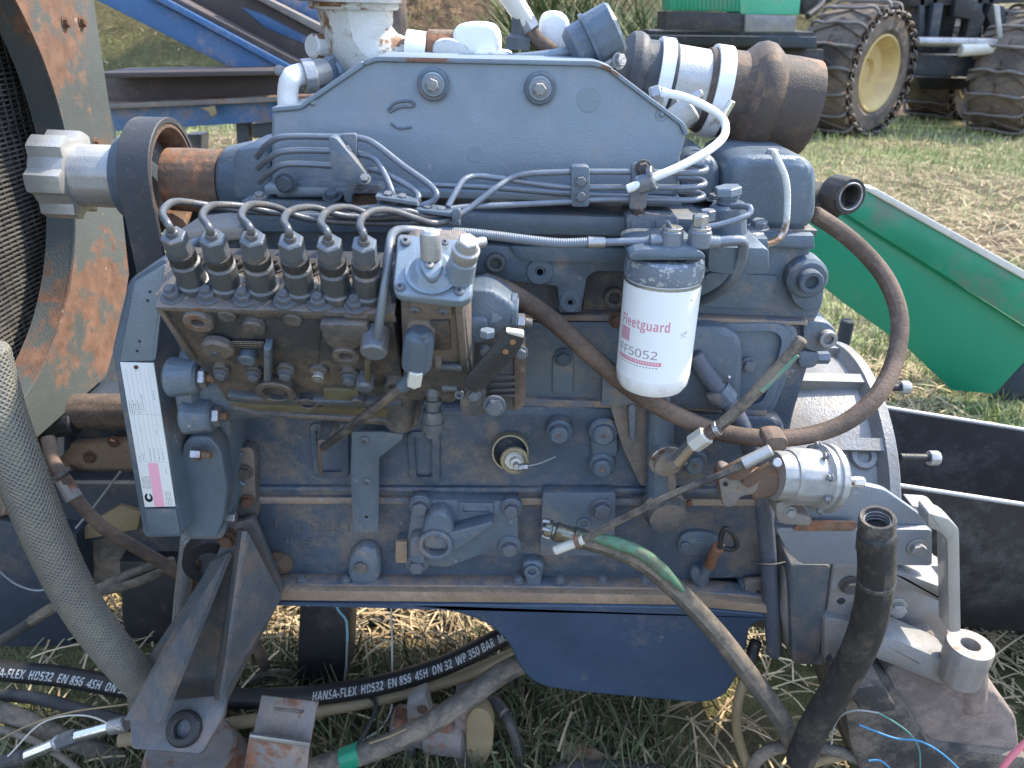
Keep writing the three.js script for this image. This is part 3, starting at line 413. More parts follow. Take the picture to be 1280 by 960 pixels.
// ---- stuff above the cover: thermostat elbow, turbo, wastegate ----
{
  const z = -.14, lp = (px, py) => at(px, py, z);
  T('exhaust_elbow', [lp(443, -6), lp(445, 22), lp(452, 52), lp(478, 78), lp(520, 90)], .05, M.whiteRust, { taper: (t) => 1 - .25 * t });
  L('elbow_flange', lp(443, 12), V(0, 1, 0), cylProf(.057, .057, .018), M.whiteRust);
  L('elbow_flange', lp(443, 3), V(0, 1, 0), ringProf(.069, .045, .014), M.steel);
  L('boss', lp(412, 60), V(-.6, .1, .8), cylProf(.017, .015, .03), M.whiteRust);
  L('hose_clamp', at(508, 64, -.12), V(1, -.1, 0), ringProf(.026, .02, .026), M.white);
  L('rusty_coupling', at(533, 60, -.12), V(1, 0, 0), cylProf(.022, .022, .038), M.rust);
  S('turbo_outlet', [[564, 32], [594, 26], [625, 32], [626, 78], [565, 76]], -.1, .09, M.white, { r: 6, b: .008, bs: 4 });
  S('turbo_outlet_foot', [[540, 50], [566, 46], [588, 62], [592, 78], [540, 76]], -.09, .08, M.whiteRust, { r: 4, b: .006 });
  S('turbo_flange', [[592, 62], [640, 66], [640, 80], [592, 78]], -.08, .08, M.white, { r: 4, b: .004 });
  T('turbo_oil_hose', [[636, -8, -.1], [655, 22, -.1], [668, 46, -.1], [690, 64, -.1]], .0095, M.hoseBrown);
  CA('hose_fitting', at(634, -10, -.1), at(660, 30, -.1), .0135, .0115, M.cream); HX('hose_fitting_nut', at(657, 24, -.1), at(665, 38, -.1), .0125, M.steel);
  L('blue_union', at(647, 62, -.1), V(.05, 1, 0), [[0, 0], [.017, 0], [.017, .014], [.011, .018], [.011, .045], [.008, .05], [0, .05]], M.lineDark, { seg: 6, flat: true });
  S('turbo_housing', [[674, 18], [697, 11], [714, 24], [712, 66], [676, 66]], -.11, .08, M.white, { r: 8, b: .008, bs: 4 });
  T('wastegate_rod', [[636, 74, -.08], [680, 70, -.08], [716, 64, -.08]], .0065, M.paintLight);
  const a = at(712, 66, -.08), b = at(762, 38, -.08), d = b.clone().sub(a).normalize(), q = a.distanceTo(b);
  L('wastegate_canister', a, d, [[0, 0], [.022, 0], [.0285, .008], [.0285, q * .48], [.034, q * .48 + .001], [.034, q * .48 + .005], [.0315, q * .5], [.0315, q + .006], [.028, q + .010], [0, q + .010]], M.paint);
  bolt(773, 76, -.06, 8, { m: M.steel, dir: V(.6, .2, .8) }); CA('elbow_stub', at(756, 82, -.07), at(776, 70, -.07), .008, .008, M.steel);
}
// charge hose and intake duct
{
  const z = -.2, c0 = at(786, 95, z), c1 = at(1040, 143, z), d = c1.clone().sub(c0).normalize(), k = mpp(at(900, 110, z)), X = (px) => (px - 786) * .865 * c0.distanceTo(c1) / 254;
  const seg = (name, pr, m) => L(name, c0, d, pr.map(([px, r]) => [r * k * .94, X(px)]), m, { seg: 40 });
  seg('charge_hose', [[0, 40], [772, 40], [774, 48], [780, 54], [790, 56], [799, 53], [804, 48], [818, 49], [842, 51], [844, 48], [0, 48]].map(([a, b]) => a ? [a, b] : [770, 0]).map(([a, b], i, A) => i === A.length - 1 ? [844, 0] : [a, b]), M.belt);
  seg('hose_clamp', [[819, 47], [819, 54], [837, 55], [837, 47]], M.white);
  seg('charge_pipe', [[840, 0], [840, 49], [896, 50], [896, 0]], M.alu);
  seg('intake_duct', [[888, 0], [888, 52], [893, 54], [918, 55], [938, 56], [945, 62], [953, 70], [962, 73], [972, 72], [981, 66], [987, 61], [1010, 62], [1040, 62], [1041, 59], [1041, 0]], M.duct);
  seg('hose_clamp', [[896, 53], [896, 58], [917, 59], [917, 54]], M.white);
  bolt(848, 128, z + .1, 7, { m: M.steel, dir: V(1, .5, .3) }); CA('clamp_screw', at(852, 132, -.07), at(878, 116, -.07), .0055, .0055, M.steel); CA('clamp_screw', at(905, 145, -.1), at(916, 126, -.1), .005, .005, M.chrome);
  CA('pipe_stub', at(842, 152, -.07), at(866, 134, -.07), .017, .017, M.alu); HX('stub_nut', at(813, 120, -.06), at(826, 116, -.06), .011, M.steel);
  L('elbow_union', at(822, 130, -.06), V(.2, 1, 0), cylProf(.006, .006, .02), M.steel);
}
T('white_cable', [[828, 116, -.04], [850, 120, -.04], [880, 132, -.045], [903, 148, -.05], [907, 163, -.03], [890, 185, .03], [850, 208, .06], [815, 223, .075], [800, 230, .08], [785, 236, .08]], .005, M.whiteWire);

// ---- rocker covers, right end of the head ----
{
  const rocker = (n, pts, z) => { const m = S(n, pts, z, .16, M.paintLight, { r: 16, b: .014, bs: 5 }); m.material = M.paint; return m; };
  rocker('rocker_cover', [[906, 194], [1025, 196], [1021, 292], [906, 288]], -.03);
  rocker('rocker_cover', [[848, 191], [901, 193], [905, 250], [848, 262]], -.05);
  S('rocker_gasket', [[904, 284], [1022, 288], [1021, 295], [904, 291]], -.028, .16, M.pump, { b: .001 });
  S('head_ledge', [[855, 292], [1018, 294], [1020, 312], [855, 306]], -.012, .1, M.paint, { b: .004 });
  T('cover_strap', [[967, 190, -.02], [972, 200, -.012], [982, 224, -.008], [984, 255, -.006], [980, 288, 0], [966, 303, .01], [930, 305, .02]], .0042, M.whiteRust);
  bolt(965, 194, -.05, 8, { m: M.steel, dir: V(0, 1, 0) });
  bolt(948, 284, .006, 10, { m: M.bolt, dir: V(0, 1, .2) }); bolt(942, 299, .014, 12, { m: M.steel, dir: V(0, 1, .25) });
  C('boss', 1011, 350, -.004, 26, .04, M.paint, { base: 1.05 });
  S('head_lug', [[985, 332], [1034, 334], [1028, 388], [1010, 392], [990, 378]], -.008, .06, M.paint, { r: 12, b: .004 });
  bolt(1011, 350, 0, 15, { kind: 'socket', m: M.paint });
  S('head_recess_web', [[885, 340], [975, 345], [960, 388], [850, 384]], -.02, .02, M.paint, { r: 6, b: .003 });
  S('block_lug', [[1004, 400], [1036, 402], [1048, 416], [1044, 434], [1028, 442], [1004, 438]], -.02, .09, M.paint, { r: 12, b: .005 });
  bolt(1033, 422, -.016, 11, { kind: 'socket', m: M.steel });
  S('block_lug', [[998, 438], [1026, 440], [1024, 456], [1014, 462], [998, 460]], -.024, .08, M.paint, { r: 4, b: .004 });
  HX('hex_plug', at(1020, 447, -.05), at(1036, 447, -.05), .009, M.bolt);
}
// ---- tappet cover and its plates ----
S('tappet_cover', [[640, 402], [830, 402], [985, 403], [998, 410], [998, 440], [968, 515], [950, 522], [640, 506]], -.012, .03, M.paint, { r: 12, b: .004 });
S('tappet_rim', [[858, 404], [976, 404], [990, 416], [988, 440], [966, 506], [950, 516], [850, 512]], -.005, .012, M.paint, { r: 10, b: .003, holes: [[[866, 411], [970, 411], [981, 422], [978, 440], [958, 500], [946, 508], [858, 504]]], hr: 10 });
S('tappet_bulge', [[820, 408], [905, 407], [924, 418], [930, 436], [926, 516], [820, 512]], .012, .03, M.paint, { r: 18, b: .01, bs: 5 });
S('tappet_cover_rib', [[690, 445], [718, 445], [716, 494], [690, 494]], -.008, .01, M.paint, { r: 4, b: .003 });
bolt(704, 447, -.008, 9, { m: M.paint }); bolt(936, 456, -.006, 8, { m: M.bolt });
S('tappet_cover_lip', [[650, 498], [850, 505], [960, 514], [958, 521], [850, 513], [650, 508]], -.004, .02, M.paintDusty, { b: .003 });
S('block_top_step', [[596, 392], [850, 396], [1010, 402], [1010, 407], [850, 403], [596, 400]], -.008, .02, M.paintDusty, { b: .002 });

// ---- rear lifting bracket plate with sockets ----
S('support_plate', [[588, 340], [590, 312], [612, 306], [636, 308], [640, 310], [760, 312], [786, 318], [786, 340], [745, 339], [734, 346], [726, 391], [699, 391], [697, 358], [618, 349], [600, 344]], .016, .03, M.paint, { r: 5, b: .003, holes: [[675, 340, 6.2], [713, 378, 5.2]] });
S('support_plate_rail', [[636, 308], [785, 311], [785, 330], [660, 327], [648, 324]], .022, .01, M.paint, { r: 4, b: .0018 });
bolt(620, 327, .018, 12, { kind: 'socket', m: M.lineDark });
C('boss', 675, 340, .019, 17, .006, M.paint, { hole: .36, thru: 1 }); C('boss', 713, 378, .019, 14, .006, M.paint, { hole: .37, thru: 1 });
S('window_shade_panel', [[733, 336], [800, 334], [800, 388], [728, 388]], -.018, .01, M.pumpDark, { b: .002, r: 4 });  // solid panel, its darker colour standing for the shade in the window recess
bolt(767, 370, -.016, 13, { kind: 'socket', m: M.pump }); bolt(771, 400, -.004, 8, { m: M.boltRust });

// ---- left end: gear housing cover with data plate ----
S('gear_housing', [[196, 420], [262, 400], [288, 512], [290, 640], [280, 676], [230, 676], [196, 560]], .06, .16, M.paint, { r: 10, b: .006 });
S('gear_cover', [[139, 440], [141, 430], [160, 350], [208, 321], [216, 331], [201, 384], [193, 448], [230, 672], [179, 673]], .125, .19, M.paint, { r: 4, b: .007, bs: 4 });
S('gear_cover_face', [[150, 452], [168, 352], [207, 330], [195, 448], [193, 451]], .129, .006, M.paintLight, { r: 3, b: .0015 });
S('gear_cover_face', [[180, 636], [220, 636], [226, 669], [186, 669]], .129, .006, M.paint, { r: 2, b: .0015 });
for (const [x, y] of [[187, 365], [184, 376], [174, 427], [171, 439]]) C('pin_hole', x, y, .1302, 1.6, .002, M.black);
{
  const plateMat = mat(canvasTex(256, 1024, (x, w, h) => {
    x.fillStyle = '#d9dcdb'; x.fillRect(0, 0, w, h); const R = rng(5);
    x.strokeStyle = '#9aa0a3'; x.lineWidth = 2;
    for (const u of [36, 72, 108, 144, 176, 208]) { x.beginPath(); x.moveTo(u, 40); x.lineTo(u, 680); x.stroke(); }
    for (const v of [345, 680]) { x.beginPath(); x.moveTo(8, v); x.lineTo(w - 8, v); x.stroke(); }
    x.fillStyle = '#e5a9be'; x.fillRect(84, 688, 84, 330);
    x.fillStyle = '#7c8286';
    const scrib = (u, v0, v1) => { for (let v = v0; v < v1;) { const l = 4 + R() * 9; x.fillRect(u + R() * 2, v, 4 + R() * 3, l); v += l + 3 + R() * 4; } };
    for (const u of [12, 44, 80]) { scrib(u, 250, 335); scrib(u + 14, 270, 335); } for (const u of [116, 150, 184, 216]) { scrib(u, 580, 672); } scrib(120, 200, 330); scrib(216, 180, 240); scrib(52, 620, 672); scrib(20, 640, 672); scrib(70, 450, 470); scrib(190, 455, 475);
    for (const u of [14, 26, 38, 50, 62, 74]) scrib(u, 790, 880); for (const u of [186, 200, 214, 228]) scrib(u, 900, 1010); scrib(222, 720, 760);
    // the round C mark
    x.save(); x.translate(46, 950); x.rotate(-Math.PI / 2); x.fillStyle = '#15202a'; x.beginPath(); x.arc(0, 0, 34, 0, 7); x.fill(); x.fillStyle = '#d9dcdb'; x.beginPath(); x.arc(4, 2, 15, 0, 7); x.fill(); x.fillRect(2, -6, 36, 15); x.restore();
    x.fillStyle = '#5b4a3a'; x.beginPath(); x.arc(126, 26, 10, 0, 7); x.fill();
  }), .42, 0, null);
  const pts = [[150, 453], [192, 454], [219, 633], [181, 634]], g = slabGeo(pts, .1305, .002, { b: .0003 });
  const P = pts.map((p) => at(...p, .1305)), pos = g.attributes.position, uv = g.attributes.uv;
  for (let i = 0; i < pos.count; i++) { const v = (P[0].y - pos.getY(i)) / (P[0].y - P[3].y), l = mix(P[0].x, P[3].x, v), r = mix(P[1].x, P[2].x, v); uv.setXY(i, (pos.getX(i) - l) / (r - l), 1 - v); }
  tag(mesh(g, plateMat, 'data_plate', E), 'white engine data plate with a pink block'); bolt(170, 459, .131, 2.6, { kind: 'flat', m: M.boltRust });
}
S('access_cover', [[223, 590], [229, 556], [238, 546], [262, 546], [276, 565], [284, 612], [279, 650], [270, 673], [240, 672], [231, 655]], .095, .03, M.paint, { r: 5, b: .0025, bs: 3 });
{ const p = at(239, 567, .112); HX('hex_bolt', p, at(252, 568, .112), .0085, M.steel); CA('bolt_shank', at(252, 568, .112), at(264, 569, .112), .0048, .0048, M.boltRust); }
C('rust_plug', 285, 673, .05, 10, .03, M.boltRust, { c: .1 }); HX('hex_bolt', at(278, 646, .06), at(295, 647, .06), .009, M.steel);
S('block_end_boss', [[288, 560], [318, 558], [322, 650], [300, 662], [286, 640]], .02, .04, M.pump, { r: 10, b: .006 }); T('cast_mark', [[302, 566, .022], [296, 580, .022], [297, 600, .022], [306, 606, .022]], .004, M.paint);
bolt(306, 590, .022, 8, { m: M.pump }); bolt(310, 626, .022, 7, { m: M.boltRust });

// ---- fan drive: pulley, belt, hub and spool ----
{
  const zc = -.17, ax = V(1, -.035, 0).normalize(), c = at(215, 225, zc);
  const kk = mpp(c), P = (px) => at(px, 219 + (px - 100) * .045, zc);
  const tubeX = (n, x0, x1, pr, m, o) => { const a = P(x0), b = P(x1), d = b.clone().sub(a), l = d.length(); return L(n, a, d, pr.map(([r, t]) => [r * kk, t * l]), m, { seg: 44, ...o }); };
  tubeX('fan_spacer', 92, 160, [[0, 0], [38, 0], [38, .96], [37, 1], [0, 1]], M.alu);
  // lobed aluminium flange
  const fa = P(62), dir = P(100).sub(P(62)).normalize(), sh = new THREE.Shape(), N = 72; for (let i = 0; i < N; i++) { const a = i / N * Math.PI * 2, q = Math.cos(a * 6), r = kk * (47 + 8 * Math.max(-.55, Math.min(.6, q * 1.4))); i ? sh.lineTo(Math.cos(a) * r, Math.sin(a) * r) : sh.moveTo(Math.cos(a) * r, Math.sin(a) * r); }
  let g = new THREE.ExtrudeGeometry(sh, { depth: .045, bevelEnabled: true, bevelSize: .002, bevelThickness: .002, bevelSegments: 2 }); g = crease(g, 30); g.applyMatrix4(new THREE.Matrix4().compose(fa, new THREE.Quaternion().setFromUnitVectors(V(0, 0, 1), dir), V(1, 1, 1))); mesh(boxUV(g), M.alu, 'fan_flange', E);
  tubeX('hub_cone', 155, 190, [[0, 0], [42, 0], [50, .12], [52, .6], [54, 1], [0, 1]], M.paint);
  tubeX('pulley', 182, 218, [[54, 0], [66, .02], [66, .98], [62, 1], [58, .9], [52, .5], [52, 0]], M.rust);
  // belt loop running down from the pulley
  const R = 72 * kk, pc = P(183), bl = [];
  const w = P(219).distanceTo(P(183)), loop = []; for (let i = 0; i <= 20; i++) { const a = Math.PI * i / 20; loop.push([Math.cos(a) * R, Math.sin(a) * R]); } loop.push([-R * .86, -.34]); for (let i = 1; i < 10; i++) { const a = Math.PI + Math.PI * i / 10; loop.push([Math.cos(a) * R * .86, -.34 + Math.sin(a) * R * .86]); } loop.push([R * .86, -.34]);
  const so = new THREE.Shape(loop.map(([a, b]) => new THREE.Vector2(a, b))); so.holes.push(new THREE.Path(loop.map(([a, b]) => new THREE.Vector2(a * (1 - .006 / R), b > 0 ? b * (1 - .006 / R) : b + .003)).reverse()));
  let bg = new THREE.ExtrudeGeometry(so, { depth: w, bevelEnabled: true, bevelSize: .001, bevelThickness: .001, bevelSegments: 1 }); bg = crease(bg, 40); bg.applyMatrix4(new THREE.Matrix4().compose(pc, new THREE.Quaternion().setFromAxisAngle(V(0, 1, 0), Math.PI / 2), V(1, 1, 1))); mesh(boxUV(bg), M.belt, 'drive_belt', E);
  tubeX('rusty_shaft', 214, 282, [[30, 0], [38, 0], [39, .5], [38, 1], [30, 1], [30, .7], [0, .7]], M.rust);
  CA('water_pump', P(283), P(330), .05, .06, M.paint);
  S('front_gear_case', [[205, 300], [300, 290], [300, 420], [205, 430]], .0, .25, M.paint, { b: .006 });
  S('gear_case_top', [[212, 292], [300, 282], [306, 300], [212, 310]], .03, .09, M.aluDirty, { b: .004, r: 4 });
}

// ---- far side of the engine: exhaust manifold, turbocharger and starter ----
{ const bx = (n, x, y, z, w, h, d, m) => { const g = new THREE.BoxGeometry(w, h, d); g.translate(x, y, z); return mesh(boxUV(g), m, n, E); };
  CA('exhaust_manifold', V(-.32, .98, -.4), V(.4, .96, -.4), .05, .05, M.rust); for (let i = 0; i < 6; i++) CA('manifold_branch', V(-.28 + i * .125, .95, -.28), V(-.28 + i * .125, .97, -.4), .035, .04, M.rust);
  CA('turbo_center', V(.0, 1.13, -.36), V(.16, 1.12, -.36), .085, .075, M.rust); CA('starter_motor', V(.18, .5, -.42), V(.5, .48, -.42), .06, .06, M.paint); bx('side_cover', -.05, .58, -.37, .75, .34, .08, M.paint); bx('lube_filter', -.3, .45, -.44, .1, .22, .1, M.paint); }

S('cover_edge_lip', [[339, 134], [375, 131], [386, 122], [452, 76], [456, 82], [388, 128], [376, 137], [340, 140]], .008, .02, M.paintWorn, { b: .0015, r: 2 }); S('cover_edge_lip', [[766, 86], [856, 154], [862, 168], [856, 170], [851, 157], [762, 90]], .008, .02, M.paintWorn, { b: .0015, r: 2 });
// ---- injection pump, leaning out from the block ----
const TILT = 32 * D2R, PU = V(0, Math.cos(TILT), Math.sin(TILT)), PN = V(0, -Math.sin(TILT), Math.cos(TILT));
const PO = at(194, 386, .24), PX = at(490, 395, .24).sub(PO);
const PT = new Frame(PO, PU, PX), PF = new Frame(PO, PN, PX);
const PUMP = S('injection_pump', [[196, 388], [492, 396], [502, 470], [500, 522], [320, 518], [284, 502], [262, 470], [238, 448]], 0, .085, M.pumpDark, { fr: PF, b: .003, label: 'dusty six-element fuel injection pump' });
const pp = { parent: PUMP, fr: PF };
S('pump_deck', [[194, 384], [494, 394], [480, 325], [209, 320]], .001, .012, M.pump, { parent: PUMP, fr: PT, b: .0015 });
S('deck_edge', [[194, 384], [493, 393], [493, 398], [197, 389]], .004, .014, M.pump, { ...pp, b: .001 });
S('pump_frame_edge', [[196, 388], [203, 389], [246, 450], [240, 452], [233, 446]], .004, .01, M.pump, { ...pp, b: .0015 });
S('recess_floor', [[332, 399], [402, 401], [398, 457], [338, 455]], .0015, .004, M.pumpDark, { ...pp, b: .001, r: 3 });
S('pump_pad', [[398, 406], [460, 408], [462, 418], [448, 437], [412, 436], [402, 420]], .012, .014, M.pump, { ...pp, b: .003, r: 5 });
C('boss', 247, 405, .008, 19, .02, M.pump, { ...pp, hole: .42, base: 1.15 }); C('boss', 316, 412, .007, 14, .016, M.pump, { ...pp, base: 1.1 }); C('boss', 283, 397, .005, 11, .012, M.pump, { ...pp }); C('boss', 365, 402, .005, 12, .012, M.pump, { ...pp });
C('disc_plug', 271, 440, .014, 20, .012, M.pump, { ...pp, c: .12 }); C('disc_plug_center', 268, 444, .0165, 5, .004, M.lineDark, pp);
C('boss', 308, 452, .012, 11, .014, M.paint, { ...pp }); C('boss', 432, 447, .014, 17, .018, M.pump, { ...pp, hole: .5, base: 1.1 });
const np = mat(canvasTex(256, 64, (x, w, h) => { x.fillStyle = '#2b2723'; x.fillRect(0, 0, w, h); x.strokeStyle = '#8d8a84'; x.lineWidth = 4; x.strokeRect(8, 8, w - 16, h - 16); x.fillStyle = '#9a968e'; const R = rng(9); for (const v of [18, 36]) for (let u = 22; u < 230;) { const l = 5 + R() * 14; x.fillRect(u, v, l, 9); u += l + 5; } }), .5, .3, null);
{ const m = S('maker_plate', [[290, 427], [330, 428], [332, 436], [291, 435]], .005, .003, np, { ...pp, b: .0004 }), uv = m.geometry.attributes.uv, pos = m.geometry.attributes.position, b = new THREE.Box3().setFromBufferAttribute(pos); for (let i = 0; i < uv.count; i++) uv.setXY(i, (pos.getX(i) - b.min.x) / (b.max.x - b.min.x), (pos.getY(i) - b.min.y) / (b.max.y - b.min.y)); }
for (const [x, y, r] of [[276, 467, 7], [317, 469, 7], [357, 467, 8], [398, 469, 8], [437, 473, 8]]) { C('bolt_pad', x, y - 3, .006, r * 1.5, .01, M.pump, { ...pp, base: 1.1 }); bolt(x, y, .006, r, { ...pp, kind: x === 398 ? 'hexsock' : 'bolt', m: x === 398 ? M.chrome : M.bolt }); }
S('cast_rib', [[329, 438], [338, 438], [338, 478], [329, 478]], .016, .02, M.paint, { ...pp, b: .004 }); S('cast_rib', [[455, 455], [463, 456], [463, 482], [455, 481]], .016, .02, M.brass, { ...pp, b: .003 });
C('boss', 344, 493, .014, 25, .02, M.pumpDark, { ...pp, hole: .62, hd: .008 }); C('boss_floor', 344, 494, .004, 15, .004, M.brass, pp); C('boss', 384, 507, .01, 14, .014, M.pumpDark, { ...pp, hole: .55, hd: .006 }); C('boss_floor', 384, 508, .004, 8, .004, M.brass, pp);
S('pump_rail', [[284, 496], [312, 499], [400, 502], [502, 506], [503, 511], [400, 508], [312, 505], [286, 503]], .01, .018, M.lineDark, { ...pp, b: .003 });
S('pump_rail', [[287, 504], [320, 507], [402, 509], [505, 512], [505, 531], [320, 520], [290, 511]], .003, .012, M.brass, { ...pp, b: .002 });
S('pump_rail_lip', [[290, 511], [320, 518], [402, 521], [505, 529], [505, 534], [402, 526], [320, 522]], .008, .02, M.pump, { ...pp, b: .002 });
S('rail_block', [[404, 488], [448, 489], [448, 513], [404, 511]], .007, .008, M.brass, { ...pp, b: .002 }); C('plug', 446, 505, .012, 9, .014, M.lineDark, pp); C('plug', 455, 487, .02, 11, .022, M.bolt, { ...pp, c: .15 }); C('boss', 493, 486, .01, 14, .015, M.pump, { ...pp, hole: .5 });
// delivery valves and their clamps
const DV = [[242, 352, 216, 293], [283, 355, 265, 296], [328, 357, 315, 296], [376, 360, 363, 299], [421, 363, 411, 302], [460, 365, 455, 303]];
const DVTOP = [];
DV.forEach(([bx, by, tx, ty], i) => {
  const p = PT.at(bx, by, .012); let len = .06; for (let k = 0; k < 30; k++) len += (proj(p.clone().addScaledVector(PU, len))[1] - ty) * .0008;
  const t = hit(tx, ty, p.clone().addScaledVector(PU, len), V(0, 0, 1)), d = t.clone().sub(p).normalize(), q = p.distanceTo(t), w = .0133;
  const ds = L('delivery_valve', p.clone().addScaledVector(d, -.008), d, [[0, 0], [w * 1.22, 0], [w * 1.22, .011], [w * 1.05, .013], [w * 1.05, .008 + q * .44], [w * .9, .008 + q * .47], [w * .8, .008 + q * .68], [w * .7, .008 + q * .74], [0, .008 + q * .7]], M.lineDark, { parent: PUMP });
  { const N = 36, R = w * .98, sh = new THREE.Shape(); for (let k = 0; k < N * 2; k++) { const a = k / N * Math.PI, r = k % 2 ? R : R * .93; k ? sh.lineTo(Math.cos(a) * r, Math.sin(a) * r) : sh.moveTo(Math.cos(a) * r, Math.sin(a) * r); }
    const g = new THREE.ExtrudeGeometry(sh, { depth: .0105, bevelEnabled: false }); g.applyMatrix4(new THREE.Matrix4().compose(p.clone().addScaledVector(d, q * .5), new THREE.Quaternion().setFromUnitVectors(V(0, 0, 1), d), V(1, 1, 1))); mesh(boxUV(g), M.pumpDark, 'knurled_ring', PUMP); }
  HX('union_nut', p.clone().addScaledVector(d, q * .7), t, .0119, M.bolt, { parent: PUMP }); DVTOP.push([t, d]);
  CA('pipe_collar', t.clone().addScaledVector(d, -.002), t.clone().addScaledVector(d, .005), .0062, .005, M.lineDark, { parent: PUMP });
  // clamp plate with a nut in front and behind
  const fx = [215, 260, 305, 356, 398, 444][i], fy = [361, 362, 364, 367, 370, 373][i];
  S('clamp_plate', [[fx - 15, fy + 7], [fx - 10, fy + 18], [fx + 8, fy + 19], [fx + 26, fy + 8], [bx + 21, by + 2], [bx + 22, by - 14], [bx + 2, by - 24], [bx - 18, by - 12], [fx - 14, fy - 4]], .008, .009, M.pump, { parent: PUMP, fr: PT, r: 9, b: .002 });
  S('shim_plate', [[fx - 22, fy + 6], [fx - 13, fy + 22], [fx + 15, fy + 23], [fx + 22, fy + 8], [fx, fy - 10]], .003, .004, M.pump, { parent: PUMP, fr: PT, b: .0008 });
  bolt(fx + 1, fy + 8, .008, 11, { parent: PUMP, fr: PT, kind: 'nut', m: M.bolt });
  const ex = [253, 298, 345, 392, 437, 478][i], ey = [330, 331, 332, 335, 337, 340][i];
  bolt(ex, ey, .008, 9.5, { parent: PUMP, fr: PT, kind: 'nut', m: M.pumpDark });
});
// drive flange at the left end of the pump
{
  const X = V(1, 0, 0), c = at(238, 488, .11);
  L('pump_flange', c.clone().add(V(-.004, -.002, -.025)), X, [[0, 0], [.058, 0], [.062, .004], [.062, .02], [.056, .024], [.05, .026], [.046, .05], [.04, .085], [0, .085]], M.paint, { seg: 40 });
  for (const [x, y, z] of [[250, 472, .165], [267, 520, .14]]) { const p = at(x, y, z); CA('flange_lug', p.clone().add(V(-.035, 0, 0)), p, .023, .019, M.paint); HX('hex_nut', p, p.clone().add(V(.0085, 0, 0)), .0125, M.steel); CA('stud', p.clone().add(V(.008, 0, 0)), p.clone().add(V(.017, 0, 0)), .0052, .0052, M.boltRust); }
}
